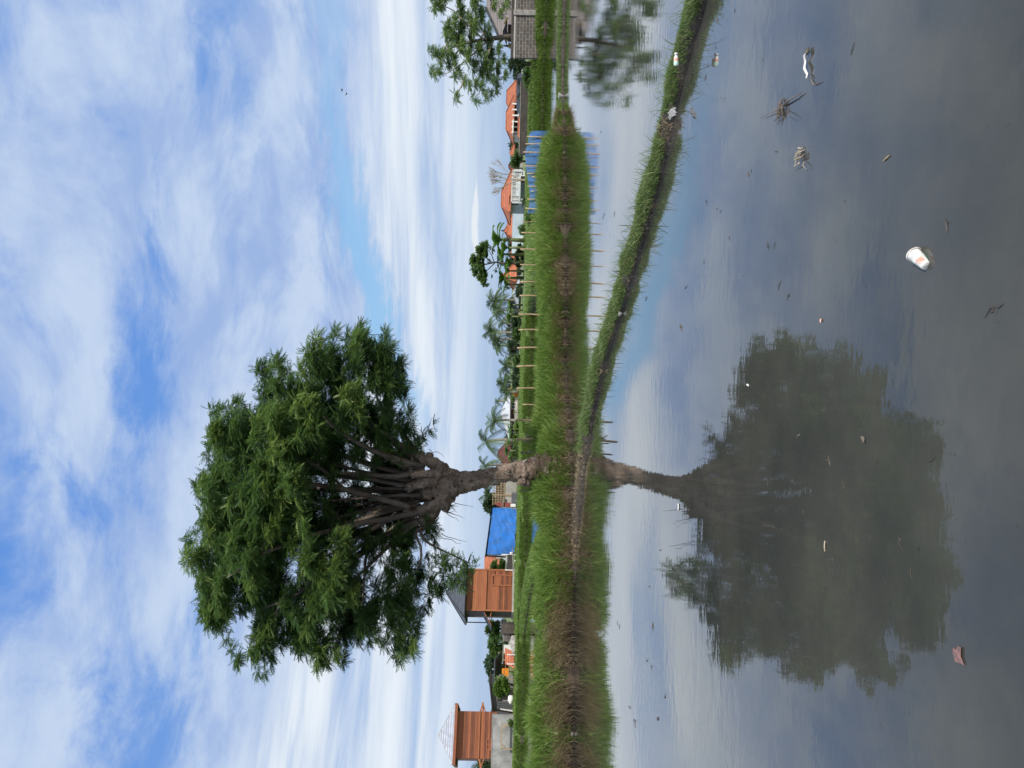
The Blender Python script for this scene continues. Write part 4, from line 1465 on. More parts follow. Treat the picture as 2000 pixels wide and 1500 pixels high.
o = m.build('bundle', M['white'], r_, True)
# timber stand left of the tarp
D = 78
r_ = thing('timber_rack', 'rickety grey timber rack left of the blue tarp shack', 'rack', base(1098, D))
for x, z in ((-.8, 1.1), (.75, 1.5), (.15, .9)):
    MB().box((x, 0, z / 2), (.09, .09, z)).build('post', M['white'], r_)
m = MB(); m.bar((-.95, -.06, .25), (1.5, -.06, .42), .08); m.bar((-.8, .07, 1.0), (.8, .07, 1.05), .08); m.build('rail', M['grey_wood'], r_)
m = MB(); m.box((0, .2, .6), (1.5, .5, .6)); m.build('crate', M['dark_wood'], r_)

# --- bamboo shack and grey gate
D = 82
r_ = thing('bamboo_shack', 'half built shack with open bamboo lattice over grey cement panels, left of the tree trunk', 'shack', base(965, D))
xa, xb = base(990, D).x - base(965, D).x, base(936, D).x - base(965, D).x
zt, zm = zr(963, 965, D), zr(985, 965, D)
for x0, x1 in ((xa + .35, -.15), (-.1, xb)):
    MB().box(((x0 + x1) / 2, .05, zm / 2 - .05), (x1 - x0, .12, zm)).build('panel', M['cement'], r_)
m = MB()
for z in (zm + .02, zm + .35, zm + .62, zm + .9, zt):
    m.bar((xa, -.04 + rr.uniform(-.03, .03), z), (xb, -.04, z + rr.uniform(-.03, .03)), .06)
for k in range(13):
    x = xa + (xb - xa) * k / 12
    m.bar((x, .02, zm - .1), (x + rr.uniform(-.06, .06), .02, zt + rr.uniform(0, .12)), .055)
for k in range(7):
    x = xa + .2 + k * .4
    m.bar((x, .08, zm), (x + .55, .08, zt - .1), .05)
m.build('lattice', M['bamboo'], r_)
for x in (xa + .1, -.12, xb - .1):
    MB().box((x, -.08, zt / 2), (.11, .11, zt)).build('post', M['bamboo'], r_)
MB().box((xa + .12, -.14, zr(984, 985, D)), (.62, .08, 1.9)).build('board', M['red_board'], r_)
MB().bar((xa - .4, -.25, zm + .1), (-.4, -.25, zm + .13), .09).build('plank', M['grey_wood'], r_)
MB().box(((xa + xb) / 2, 1.4, zt / 2 - .1), (xb - xa - .2, .08, zt - .3)).build('back_wall', M['dark_wood'], r_)
D = 76
r_ = thing('gate', 'grey corrugated iron gate with a pale frame in front of the bamboo shack', 'gate', base(978, D))
hw_ = (base(964, D).x - base(994, D).x) / 2
zt = zr(999, 978, D)
m = MB()
k = 0
x = -hw_
while x < hw_:
    m.box((x + .04, .01 * (k % 2), zt / 2), (.078, .03, zt)); x += .08; k += 1
m.build('sheet', M['iron_sheet'], r_)
for x in (-hw_, 0, hw_):
    MB().box((x, -.04, zt / 2), (.07, .06, zt + .1)).build('post', M['grey_wood'], r_)
MB().box((-hw_ + .3, -.06, .45), (.3, .06, .5)).build('panel', M['white'], r_)

# ---------------------------------------------------------------- right of the trunk
D = 97
r_ = thing('tiled_house', 'house with a steep brown hipped roof just right of the tree trunk', 'house', base(888, D), R(-8))
wd = base(868, D).x - base(912, D).x
ze, zt = zr(997, 888, D), zr(973, 888, D)
MB().box((0, 0, ze / 2), (wd - .6, 3, ze)).build('wall', M['cement'], r_)
rf, e_, tp_ = hip_roof(wd - .6, 3, ze, zt - ze, .5, .8)
ro = rf.build('roof', M['brown_tile'], r_); ridge_caps(e_, tp_).build('ridge', M['brown_tile'], ro)
D = 93
r_ = thing('long_house', 'long low house with a big pale metal gable roof and a maroon front', 'house', base(812, D), R(2))
wd = base(768, D).x - base(858, D).x
ze, zt = zr(996, 812, D), zr(977, 812, D)
MB().box((0, 1.6, ze / 2), (wd, 3.2, ze - .05)).build('wall', M['maroon'], r_)
m = MB(); m.quad((-wd / 2 - .3, -.3, ze), (wd / 2 + .3, -.3, ze), (.3, 1.8, zt)); m.quad((-wd / 2 - .3, 3.6, ze), (.3, 1.8, zt), (wd / 2 + .3, 3.6, ze)); m.quad((wd / 2 + .3, -.3, ze), (wd / 2 + .3, 3.6, ze), (.3, 1.8, zt)); m.quad((-wd / 2 - .3, 3.6, ze), (-wd / 2 - .3, -.3, ze), (.3, 1.8, zt))
m.build('roof', M['grey_sheet'], r_)
MB().box((0, -.33, ze - .06), (wd + .7, .06, .14)).build('fascia', M['dark_wood'], r_)
for x in (-1.6, 1.2):
    window(r_, x, -.06, ze * .5, .8, .6, M['white'])
MB().box((0, -.05, .2), (wd, .08, .4)).build('plinth', M['cement'], r_)
o = MB().box((0, 0, 0), (.5, .06, .7), 0, 0, .4).box((.3, -.02, -.25), (.35, .06, .4), 0, 0, .7).build('orange_cloth', M['orange_cloth'], None)
o.location = P(1006, 771, 91); tag(o, 'orange cloth hanging at the right end of the maroon front', 'cloth')


def low_house(py0, py1, pxe, pxt, D, lab, rm, wm='white_wall', rz=0.0, ridge=.5, dep=4.0, ov=.45, win=True, rname='roof', hip=True):
    pm = (py0 + py1) / 2
    w = base(py0, D).x - base(py1, D).x - 2 * ov
    r = thing('tiled_house', lab, 'house', base(pm, D), rz)
    ze, zt = zr(pxe, pm, D), zr(pxt, pm, D)
    MB().box((0, dep / 2, ze / 2 - .05), (w, dep, ze + .06)).build('wall', M[wm], r)
    if hip:
        rf, e_, tp_ = hip_roof(w, dep, ze, zt - ze, ov, w * ridge, cy=dep / 2)
        o = rf.build(rname, M[rm], r)
        ridge_caps(e_, tp_).build('ridge', M[rm], o)
    else:
        m = gable_roof(w, dep, ze, zt - ze, ov)
        m.v = [(x, y + dep / 2, z) for x, y, z in m.v]
        o = m.build(rname, M[rm], r)
    if win:
        nw = max(1, int(w / 2.6))
        for k in range(nw):
            window(r, -w / 2 + w * (k + .5) / nw, -.05, ze * .55, .8, .8, M['white'])
    return r, ze, zt, w, o


low_house(612, 700, 1010, 997, 104, 'low dark brown roof behind the round bushes under the palms', 'charcoal_tile', 'dark_wood', 0, .7, 5, win=False)
low_house(575, 602, 1012, 1000, 92, 'small brown roofed hut at the foot of the palms', 'charcoal_tile', 'cement', R(12), .4, 3)
low_house(688, 716, 1012, 1002, 96, 'small brown hut half hidden at the left end of the palm row', 'charcoal_tile', 'dark_wood', R(-10), .4, 3, win=False)
low_house(548, 572, 1013, 1003, 86, 'low lean-to with a pale grey sheet roof below the banana plants', 'grey_sheet', 'cement', R(25), .2, 3, win=False)
r, ze, zt, w, o = low_house(512, 552, 1008, 980, 90, 'orange pyramid roof standing between the banana plants and the umbrella shaped tree', 'orange_tile', 'white_wall', R(10), .02, 3.4)
MB().box((0, 1.7, zt + .15), (.12, .12, .35)).build('finial', M['charcoal_tile'], o)
low_house(484, 507, 1008, 996, 96, 'little piece of orange roof seen through the banana leaves', 'orange_tile', 'white_wall', R(-8), .3, 3)
r, ze, zt, w, o = low_house(400, 470, 1013, 992, 88, 'orange hipped roof with a higher peak behind it, right of the banana plants', 'orange_tile', 'white_wall', R(6), .45, 4)
MB().box((0, -2.2, .55), (9, .15, 1.3)).build('front_wall', M['blue_white'], r)
r, ze, zt, w, o = low_house(418, 462, 1006, 985, 97, 'tall orange pyramid roof rising behind the orange hipped roof', 'orange_tile', 'white_wall', R(10), .05, 4, win=False)
MB().tube([(0, 2, zt - .05), (0, 2, zt + .2), (0, 2, zt + .45)], [.1, .14, .03], 8).build('finial', M['charcoal_tile'], o)
# two storey white and blue house
D = 80
r_ = thing('two_storey_house', 'pale blue and white two storey house with an orange hipped roof behind the bare tree', 'house', base(372, D), R(4))
x_ = lambda py: base(py, D).x - base(372, D).x
z_ = lambda px: zr(px, 372, D)
MB().box(((x_(335) + x_(406)) / 2, 2.2, z_(998) / 2), (x_(335) - x_(406) - 1.2, 4.2, z_(998))).build('wall', M['blue_white'], r_)
rf, e_, tp_ = hip_roof(x_(341) - x_(412), 4.4, z_(997), z_(980) - z_(997), .25, x_(358) - x_(388), cx=(x_(341) + x_(412)) / 2, cy=2.2)
ro = rf.build('roof', M['orange_tile'], r_); ridge_caps(e_, tp_).build('ridge', M['orange_tile'], ro)
MB().box(((x_(345) + x_(400)) / 2, -.55, z_(1015)), (x_(345) - x_(400), 1.1, .14)).build('balcony_floor', M['white_wall'], r_)
m = MB()
for k in range(22):
    m.box((x_(400) + (x_(345) - x_(400)) * k / 21, -1.05, z_(1015) + .42), (.05, .05, .75))
m.box(((x_(345) + x_(400)) / 2, -1.05, z_(1015) + .82), (x_(345) - x_(400) + .1, .08, .07)); m.build('railing', M['white'], r_)
window(r_, x_(363), .08, z_(1004), .7, .55, M['white'])
window(r_, x_(350), .08, z_(1022), .8, .6, M['white'])
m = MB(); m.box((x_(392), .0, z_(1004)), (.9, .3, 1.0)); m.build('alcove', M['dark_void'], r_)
for py in (340, 396, 402):
    MB().box((x_(py), -.95, z_(1015) / 2 + .5), (.16, .16, z_(998) - .3)).build('column', M['white_wall'], r_)
r_2, ze, zt, w, o = low_house(331, 348, 1000, 996, 83, 'narrow white annex with a small balcony beside the bare tree', 'orange_tile', 'white_wall', 0, .3, 2, .15)
low_house(308, 334, 1004, 994, 100, 'dark brown roof behind the bush, right of the bare tree', 'brown_tile', 'cement', R(-6), .4, 3, win=False)
low_house(283, 308, 1004, 996, 104, 'small orange gabled roof above the bush beside the bare tree', 'orange_tile', 'cement', R(-8), .1, 3, win=False)
# two storey cluster further right
D = 92
r_ = thing('two_storey_house', 'white two storey house with an open dark balcony under an orange roof', 'house', base(228, D), R(-4))
x_ = lambda py: base(py, D).x - base(228, D).x
z_ = lambda px: zr(px, 228, D)
MB().box(((x_(200) + x_(262)) / 2, 2, z_(1005) / 2), (x_(200) - x_(262), 3.8, z_(1005))).build('wall', M['white_wall'], r_)
rf, e_, tp_ = hip_roof(x_(196) - x_(258), 4.2, z_(1003), z_(989) - z_(1003), .4, x_(205) - x_(240), cx=(x_(196) + x_(258)) / 2, cy=2)
ro = rf.build('roof', M['orange_tile'], r_); ridge_caps(e_, tp_).build('ridge', M['orange_tile'], ro)
MB().box((x_(252), -.5, z_(1002.5)), (x_(238) - x_(264), 1.6, .12)).build('canopy', M['white'], r_)
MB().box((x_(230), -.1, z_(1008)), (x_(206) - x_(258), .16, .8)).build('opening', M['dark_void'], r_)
m = MB()
for py in (206, 217, 228, 240, 250, 260):
    m.box((x_(py), -.45, z_(1008)), (.14, .14, 1.0))
m.build('column', M['white'], r_)
MB().box(((x_(200) + x_(262)) / 2, -.4, z_(1013)), (x_(200) - x_(262), .9, .2)).build('balcony_floor', M['white_wall'], r_)
low_house(204, 278, 1024, 1013, 82, 'low orange roof in front of the two storey houses', 'orange_tile', 'white_wall', R(-4), .6, 3)
low_house(160, 210, 1007, 990, 100, 'broad red orange roof between the leafy tree and the white balcony house', 'orange_tile', 'white_wall', R(-10), .7, 4)
# grey gabled sheds
for py0, py1, lab in ((178, 205, 'pale grey shed with a low dark gable, left one of the pair'), (148, 182, 'pale grey shed with a low dark gable, right one of the pair')):
    D = 72
    pm = (py0 + py1) / 2
    w = base(py0, D).x - base(py1, D).x
    r_ = thing('grey_shed', lab, 'shed', base(pm, D), R(-6))
    ze, zt = zr(1019, pm, D), zr(1012, pm, D)
    m = MB(); m.quad((-w / 2, 0, 0), (w / 2, 0, 0), (w / 2, 0, ze), (0, 0, zt), (-w / 2, 0, ze)); m.quad((-w / 2, 4, 0), (-w / 2, 0, 0), (-w / 2, 0, ze), (-w / 2, 4, ze)); m.quad((w / 2, 0, 0), (w / 2, 4, 0), (w / 2, 4, ze), (w / 2, 0, ze))
    m.build('wall', M['white_wall'], r_)
    m = MB()
    for s in (-1, 1):
        a, b_ = Vector((s * (w / 2 + .15), 1.9, ze + .02)), Vector((0, 1.9, zt + .1))
        d = b_ - a
        m.box((a + b_) / 2, (d.length, 4.3, .1), 0, 0, -math.atan2(d.z, d.x) if s < 0 else -math.atan2(d.z, d.x))
    m.build('roof', M['charcoal_tile'], r_)
low_house(116, 152, 1024, 1012, 66, 'long dark roof between the leafy tree and the grey sheds', 'charcoal_tile', 'white_wall', R(-6), .6, 4)
r_ = thing('low_wall', 'dark earthen bank wall below the orange roofs on the right', 'wall', base(220, 68))
MB().box((0, 0, .3), (7.5, .3, .8)).build('wall', M['dark_wood'], r_)
MB().box((0, 0, .73), (7.6, .36, .06)).build('coping', M['grey_wood'], r_)

# --- block wall on the right, with the plank roofed building behind
D = 46
p0, p1 = base(-160, D, .45), base(115, D, .45)
wl = thing('block_wall', 'dark concrete block wall with pale mortar under the leafy tree', 'wall', ((p0.x + p1.x) / 2, D, .35), R(0))
hz = zpx(999, 60, D) - .35
L = p0.x - p1.x
MB().box((0, 0, hz / 2 - .1), (L, .2, hz + .02)).build('blocks', M['block'], wl)
MB().box((0, 0, hz * .88), (L + .03, .26, .10)).build('band', M['cement'], wl)
MB().box((0, 0, hz - .04), (L + .05, .30, .12)).build('coping', M['dark_wood'], wl)
xb = base(28, D).x - (p0.x + p1.x) / 2
MB().box((xb, -.14, hz / 2 - .1), (.3, .16, hz)).build('pillar', M['grey_wood'], wl)
D = 51
r_ = thing('plank_roof_building', 'building with a broad weathered grey brown tiled roof behind the block wall', 'building', base(10, D))
x_ = lambda py: base(py, D).x - base(10, D).x
z_ = lambda px, py=30: zr(px, py, D)
xl = x_(66)
MB().box((4.6 + xl, 2.6, .7), (8, 4, 1.5)).build('wall', M['cement'], r_)
m = MB()
a0 = [(xl + .4, -.2, z_(1000)), (xl + 9, -.2, z_(1000)), (xl + 9, 4, z_(938)), (xl + 3.6, 4, z_(945)), (xl, 1.2, z_(979, 66))]
m.quad(*a0); m.quad(*[(x, y, z - .1) for x, y, z in a0][::-1])
for k in range(5):
    p, q = a0[k], a0[(k + 1) % 5]
    m.quad((p[0], p[1], p[2] - .1), (q[0], q[1], q[2] - .1), q, p)
ro = m.build('roof', M['grey_tile'], r_)
m = MB(); m.bar(Vector(a0[4]) + Vector((0, 0, .05)), Vector(a0[3]) + Vector((0, 0, .05)), .16, .14); m.build('ridge', M['charcoal_tile'], ro)
# thatched shrine roofs behind the wall
D = 49
for py, lab, s_ in ((66, 'small black thatched shrine roof with yellow ridge ends behind the block wall', 1.0),):
    r_ = thing('shrine', lab, 'shrine', base(py, D))
    z0, z1 = zr(998, py, D), zr(982, py, D)
    w = .62
    m = MB(); m.quad((-w, -.5, z0 + .25), (w, -.5, z0 + .25), (.15, 0, z1), (-.15, 0, z1)); m.quad((w, .5, z0 + .25), (-w, .5, z0 + .25), (-.15, 0, z1), (.15, 0, z1)); m.quad((w, -.5, z0 + .25), (w, .5, z0 + .25), (.15, 0, z1)); m.quad((-w, .5, z0 + .25), (-w, -.5, z0 + .25), (-.15, 0, z1)); m.quad((-w, .5, z0 + .25), (w, .5, z0 + .25), (w, -.5, z0 + .25), (-w, -.5, z0 + .25))
    rf = m.build('roof', M['thatch'], r_)
    MB().box((0, 0, (z0 + .2) / 2), (.8, .7, z0 + .2)).build('body', M['dark_wood'], r_)
    m = MB(); m.bar((-w - .1, -.55, z0 + .22), (-w + .22, -.4, z0 + .42), .06, .09); m.bar((w + .1, -.55, z0 + .22), (w - .22, -.4, z0 + .42), .06, .09); m.build('ridge_end', M['yellow'], rf)
r_ = thing('shrine', 'thin stone shrine finial poking up at the left end of the block wall', 'shrine', base(91, D))
z0, z1 = zr(998, 91, D), zr(978, 91, D)
MB().tube([(0, 0, 0), (0, 0, z0), (0, 0, z0 + .1)], [.16, .14, .2], 6).build('body', M['stone'], r_)
MB().tube([(0, 0, z0 + .1), (0, 0, z0 + .25), (0, 0, z1)], [.12, .07, .015], 6).build('finial', M['charcoal_tile'], r_)
MB().box((.02, -.1, z0 + .13), (.3, .08, .08)).build('trim', M['yellow'], r_)

# ================================================================ net fence and bamboo stakes on the bank
bpx = [p[1] for p in bank_pts][::-1]
bpy_ = [p[0] for p in bank_pts][::-1]


def bank_D(py, extra=1.7):
    return G(float(np.interp(py, bpy_, bpx)), py).y + extra


nf = thing('net_fence', 'low fence of blue netting tied to thin bamboo poles along the grassy bank', 'fence', base(335, bank_D(335), .25))
nl = nf.location
top = [(256, 1040), (262, 1034), (280, 1031), (298, 1025), (312, 1026), (325, 1027), (345, 1030), (364, 1033), (385, 1035), (400, 1034), (417, 1030)]
n, k = 80, 14
V, Q = [], []
for i in range(n + 1):
    py = 256 + (417 - 256) * i / n
    px = np.interp(py, [q[0] for q in top], [q[1] for q in top])
    Dn = bank_D(py) + .06 * math.sin(py * .35) + .05 * mnoise.noise(Vector((py * .1, 0, 0)))
    z1 = P(px, py, Dn).z
    for j in range(k + 1):
        v_ = j / k
        Dq = Dn - .10 * math.sin(v_ * PI) + .05 * mnoise.noise(Vector((py * .07, v_ * 3, 5)))
        x = base(py, Dq).x
        V.append((x - nl.x, Dq - nl.y, .18 + (z1 - .18) * v_ - nl.z))
for i in range(n):
    for j in range(k):
        a = i * (k + 1) + j
        Q.append((a, a + k + 1, a + k + 2, a + 1))
o = mesh_np('netting', V, np.array(Q), None, M['net'], None, nf)
o.data.polygons.foreach_set('use_smooth', [True] * len(Q))
for py, px, lean in ((268, 1029, .03), (281, 1026, 0), (298, 1022, .02), (325, 1024, .02), (338, 1029, -.02), (350, 1038, .1), (364, 1030, 0), (371, 1037, -.05), (390, 1030, .02), (409, 1026, .04)):
    Db = bank_D(py) - .13
    b_ = base(py, Db, .15)
    tpz = P(px, py, Db)
    MB().tube([b_, b_.lerp(tpz, .5), tpz + Vector((lean, 0, 0))], [.022, .021, .018], 7, True, .08, 9).build('pole', M['bamboo'], nf, True, nl)

SG = 'bamboo stakes in a line along the back of the bank'
stakes = [(432, 1019, .018), (458, 1018, .03), (489, 1016, .034), (519, 1016, .026), (551, 1016, .034), (579, 1015, .032), (616, 1013, .034), (644, 1013, .032), (678, 1010, .036), (714, 1009, .038), (759, 1009, .028), (793, 1021, .022),
          (823, 1009, .038), (857, 1006, .042), (885, 1017, .030), (956, 1014, .022)]
words_ = ['thin bamboo stake nearest the left end of the blue net', 'pale bamboo stake in front of the low blue white wall', 'pale stake in front of the banana plants, under the umbrella shaped tree', 'stake below the slim trunk of the umbrella shaped tree',
          'stake in front of the pale lean-to roof', 'stake before the brown hut at the foot of the palms', 'tall pale stake below the gap between the two palm clumps', 'stake in front of the darkest round bush',
          'thick stake under the left palm clump', 'stake below the left hut at the end of the palm row', 'slim stake in front of the low palm thicket', 'thin short stake before the middle of the maroon front', 'thick stake in line with the palm in front of the pale roof',
          'thickest stake, crossed by leaning poles right of the tree', 'dark weathered stake closest to the right side of the tree trunk', 'thin grey stake left of the tree trunk, before the bamboo shack']
st0 = None
for (py, px, rad), lab in zip(stakes, words_):
    Db = bank_D(py)
    b_ = base(py, Db, .1)
    h = P(px, py, Db).z - .1
    m = MB()
    lean = rr.uniform(-.05, .05) * h
    m.tube([(lean * (z / h) + .006 * math.sin(z * 9), 0, z) for z in np.linspace(0, h, 9)], [rad * .72 * (1 + .05 * (k % 2)) for k in range(9)], 8, True, .06, 8)
    o = m.build('bamboo_stake', M['bamboo_grey'] if py in (885, 956) else M['bamboo'], None, True)
    o.location = b_
    tag(o, lab, 'stake', SG)
for (a, b_), lab in ((((1068, 836), (1022, 858)), 'dark leaning pole with its foot to the right, crossing the thickest stake'), (((1064, 882), (1024, 846)), 'dark leaning pole with its foot by the tree, crossing the thickest stake'),
                     (((1066, 866), (1020, 862)), 'thin dark pole standing close beside the thickest stake')):
    Db = bank_D(857) + .1
    p, q = P(*a, Db), P(*b_, Db + .1)
    o = MB().tube([Vector((0, 0, 0)), (q - p) * .5, q - p], [.022, .02, .016], 7, True, .1, 9).build('leaning_pole', M['bamboo_grey'], None, True)
    o.location = p
    tag(o, lab, 'pole')

# ================================================================ plants of the village
def make_palm(mt, H=4.2, nf_=15, fl=1.7):
    r = thing('palm_tree', 'palm', 'palm')
    pts = [(.10 * math.sin(z * .9), 0, z) for z in np.linspace(0, H, 10)]
    MB().tube(pts, [.13 - .006 * k for k in range(10)], 8, True, .1, 6).build('trunk', M['grey_wood'], r, True)
    tx, tz = pts[-1][0], H
    for k in range(nf_):
        a = 2 * PI * k / nf_ + rr.uniform(-.2, .2)
        el = rr.uniform(-.25, 1.15)
        L = fl * rr.uniform(.8, 1.1)
        V, Q = [], []
        n = 22
        pr = []
        for i in range(n + 1):
            f = i / n
            dr = math.cos(el) * L * f - .0
            dz = math.sin(el) * L * f - .62 * L * f * f * (1.0 - .3 * math.sin(el))
            dr *= 1 - .18 * f * f
            pr.append(Vector((tx + math.cos(a) * dr, math.sin(a) * dr, tz + dz)))
        side = Vector((-math.sin(a), math.cos(a), 0))
        for i in range(n):
            p, q = pr[i], pr[i + 1]
            for s in (-1, 1):
                ll = .50 * fl / 1.7 * math.sin(PI * (.12 + .85 * (i + .5) / n)) ** .6
                d = (side * s * .8 + (q - p).normalized() * .55 + Vector((0, 0, -.45 - .3 * rr.random()))).normalized() * ll
                b0, b1 = p, p.lerp(q, .72)
                i0 = len(V)
                V += [tuple(b0), tuple(b1), tuple(p.lerp(q, .62) + d), tuple(p.lerp(q, .45) + d)]
                Q.append((i0, i0 + 1, i0 + 2, i0 + 3))
            i0 = len(V)
            up = Vector((0, 0, .012)); sd2 = side * .012
            V += [tuple(p - sd2), tuple(p + sd2), tuple(q + sd2), tuple(q - sd2)]
            Q.append((i0, i0 + 1, i0 + 2, i0 + 3))
        ti = np.repeat(np.clip(rr.gauss(.45, .18) + (.45 if el < -.05 and rr.random() < .5 else 0), 0, 1), len(V))
        mesh_np('frond', V, np.array(Q), None, mt, ti, r)
    return r


palm0 = [make_palm(M['palm'], 4.2), make_palm(M['palm'], 4.2, 19, 1.9), make_palm(M['palm'], 4.2, 11, 1.6)]
used = [False] * 3


def palm(pxc, py, D, frpx, v, lab, rz, grp=None):
    """palm with its crown centre at (pxc, py) and fronds frpx pixels long"""
    src = palm0[v]
    o = src if not used[v] else copy_tree(src)
    used[v] = True
    h = zpx(pxc, py, D) - .5
    fs = 1.55 * frpx * D / FPX / (1.7, 1.9, 1.6)[v]
    o.location = base(py, D)
    o.rotation_euler = (0, 0, rz)
    o.scale = (fs, fs, h / 4.2)
    if h / 4.2 / fs > 1.25 or h / 4.2 / fs < .8:                    # keep the fronds in shape: stretch the trunk only
        o.scale = (fs, fs, fs)
        for c in o.children:
            pass
        k = h / 4.2 / fs
        for c in o.children:
            if c.name.startswith('trunk'):
                c.scale = (1, 1, k)
            else:
                c.location = (0, 0, 4.2 * (k - 1))
    tag(o, lab, 'palm', grp)
    return o


PG = 'coconut palms among the village roofs'
palm(949, 862, 92, 31, 2, 'slim tall palm with open fronds just right of the tree, above the pale roof end', .3, PG)
palm(966, 822, 90, 27, 0, 'palm with drooping fronds in front of the middle of the pale roof', 1.0, PG)
palm(972, 785, 108, 12, 2, 'tiny far palm top above the pale roof', 2.0, PG)
palm(946, 910, 96, 24, 2, 'palm half hidden behind the right edge of the tree trunk', .8, PG)
palm(982, 903, 112, 14, 0, 'small dim palm low beside the tree trunk over the brown hipped roof', 2.2, PG)
palm(953, 966, 102, 26, 0, 'palm just left of the tree trunk, above the bamboo shack', 2.6, PG)
palm(968, 588, 92, 28, 1, 'full bushy palm, first on the right of the palm row', .4, PG)
palm(975, 606, 90, 22, 1, 'low dense palm leaning against the first palm of the row', 1.7, PG)
palm(981, 632, 96, 18, 2, 'thin ragged palm in the gap of the palm row', 2.9, PG)
palm(958, 648, 94, 24, 1, 'highest bushy palm in the middle of the palm row', 3.3, PG)
palm(968, 662, 98, 22, 0, 'palm crowding the left side of the highest bushy palm', 4.0, PG)
palm(974, 676, 95, 22, 0, 'palm with brown hanging fronds near the left end of the palm row', 5.0, PG)
palm(971, 702, 112, 12, 2, 'small distant palm left of the palm row', 1.2, PG)
palm(988, 716, 92, 22, 1, 'short dense palm at the right of the low palm thicket', 2.2, PG)
palm(985, 748, 92, 24, 1, 'short dense palm in the middle of the low palm thicket', .9, PG)
palm(990, 765, 90, 20, 0, 'short palm at the left of the low palm thicket beside the maroon front', 3.9, PG)
palm(951, 1248, 108, 13, 0, 'small far palm over the trees left of the plank house', .5, PG)
palm(947, 1362, 110, 14, 0, 'small palm above the dark shed roof', 1.5, PG)
palm(933, 1392, 104, 17, 2, 'palm half hidden by the right side of the silver roofed house', 2.5, PG)
palm(936, 1494, 96, 22, 0, 'palm behind the left side of the silver roofed house at the frame edge', 3.5, PG)


def make_banana():
    r = thing('banana_plant', 'banana', 'banana plant')
    MB().tube([(0, 0, 0), (.03, 0, .7), (.02, .02, 1.35)], [.12, .095, .06], 8).build('stem', M['leaf_stem'], r, True)
    for k in range(9):
        a = 2 * PI * k / 9 + rr.uniform(-.3, .3)
        el = rr.uniform(.3, 1.25)
        L = rr.uniform(1.1, 1.6)
        V, Q = [], []
        n = 10
        for i in range(n + 1):
            f = i / n
            dr = math.cos(el) * L * f
            dz = math.sin(el) * L * f - .55 * L * f * f
            c = Vector((.02 + math.cos(a) * dr, math.sin(a) * dr, 1.25 + dz))
            w_ = .23 * math.sin(PI * min(1, .08 + .92 * f)) ** .7 * (1 + .2 * rr.uniform(-1, 1)) if f < .99 else .01
            s = Vector((-math.sin(a), math.cos(a), 0)) * w_
            V += [tuple(c - s + Vector((0, 0, .06))), tuple(c), tuple(c + s + Vector((0, 0, .06)))]
        for i in range(n):
            q = i * 3
            Q += [(q, q + 3, q + 4, q + 1), (q + 1, q + 4, q + 5, q + 2)]
        mesh_np('leaf', V, np.array(Q), None, M['banana'], np.full(len(V), np.clip(rr.gauss(.5, .25), 0, 1)), r)
    return r


M['leaf_stem'] = mat('leaf_stem', (.16, .19, .07), (.11, .12, .05), 4, .6)
bn0 = [make_banana(), make_banana()]
bu = [False, False]
BG = 'banana plants in front of the village'
for i, (py, D, px, lab) in enumerate((
        (470, 70, 966, 'tallest banana plant, below the right side of the umbrella shaped tree'), (484, 68, 982, 'banana plant with a leaf hanging over the orange roof, right of the slim trunk'), (497, 71, 975, 'banana plant with split leaves close to the slim trunk'),
        (512, 69, 990, 'small banana plant hugging the slim trunk'), (530, 70, 988, 'banana plant in front of the orange pyramid roof'), (543, 72, 978, 'banana plant left of the orange pyramid roof'), (556, 73, 986, 'leafy banana plant right of the first palm'),
        (596, 74, 994, 'bright banana plant in front of the small brown hut'), (606, 74, 996, 'bright banana plant under the low dense palm'), (618, 73, 992, 'bright banana plant before the gap in the palm row'),
        (838, 76, 993, 'banana plant in front of the left part of the maroon front'), (850, 75, 996, 'banana plant below the slim tall palm'), (864, 74, 992, 'banana plant in front of the brown hipped roof'), (880, 75, 988, 'tall banana plant right of the tree trunk'),
        (893, 74, 994, 'banana plant touching the tree trunk on its right'), (806, 78, 1004, 'dry banana plant before the middle of the maroon front'), (780, 78, 1000, 'small banana plant near the right end of the maroon front'))):
    v = i % 2
    o = bn0[v] if not bu[v] else copy_tree(bn0[v])
    bu[v] = True
    o.location = base(py, D)
    h = 1.3 * (zpx(px, py, D) - .5) / 2.1
    o.scale = (h, h, h)
    o.rotation_euler = (0, 0, i * 1.7)
    tag(o, lab, 'banana plant', BG)


def leafy(name, lab, cat, spots, D, mt, tpl, size, dens, trunk=None, grp=None, tr_r=.12, dspread=.6, zb=.5, tint=(.2, .7)):
    """spots: (px, py, radius px)"""
    c0 = sum(s[1] for s in spots) / len(spots)
    b_ = base(trunk[0][1] if trunk else c0, D, zb)
    r = thing(name, lab, cat, b_, 0, grp)
    cl = []
    for px, py, rp in spots:
        cl.append((P(px, py, D + rr.uniform(-dspread, dspread)), rp * D / FPX, rr.uniform(*tint)))
    clump_foliage('foliage' if not trunk else 'crown', cl, mt, tpl, size, dens, r, b_)
    if trunk:
        pts = [P(px, py, D) for px, py in trunk]
        pts[0] = b_ + Vector((0, 0, -.1))
        n = len(pts)
        MB().tube(pts, [tr_r * (1 - .6 * k / (n - 1)) for k in range(n)], 9, True, .15, 5).build('trunk', M['twig'], r, True, b_)
    else:
        m = MB()
        for s in spots[:6]:
            p = P(s[0], s[1], D)
            m.tube([Vector((b_.x + (p.x - b_.x) * .4, b_.y, .45)), b_.lerp(p, .5), p], [.05, .04, .015], 5)
        m.build('stem', M['twig'], r, False, b_)
    return r


def cluster(px, py, rx, ry, n, r0, r1):
    out = []
    for k in range(n):
        a, q = rr.uniform(0, 2 * PI), math.sqrt(rr.random())
        out.append((px + math.cos(a) * q * rx, py + math.sin(a) * q * ry, rr.uniform(r0, r1)))
    return out


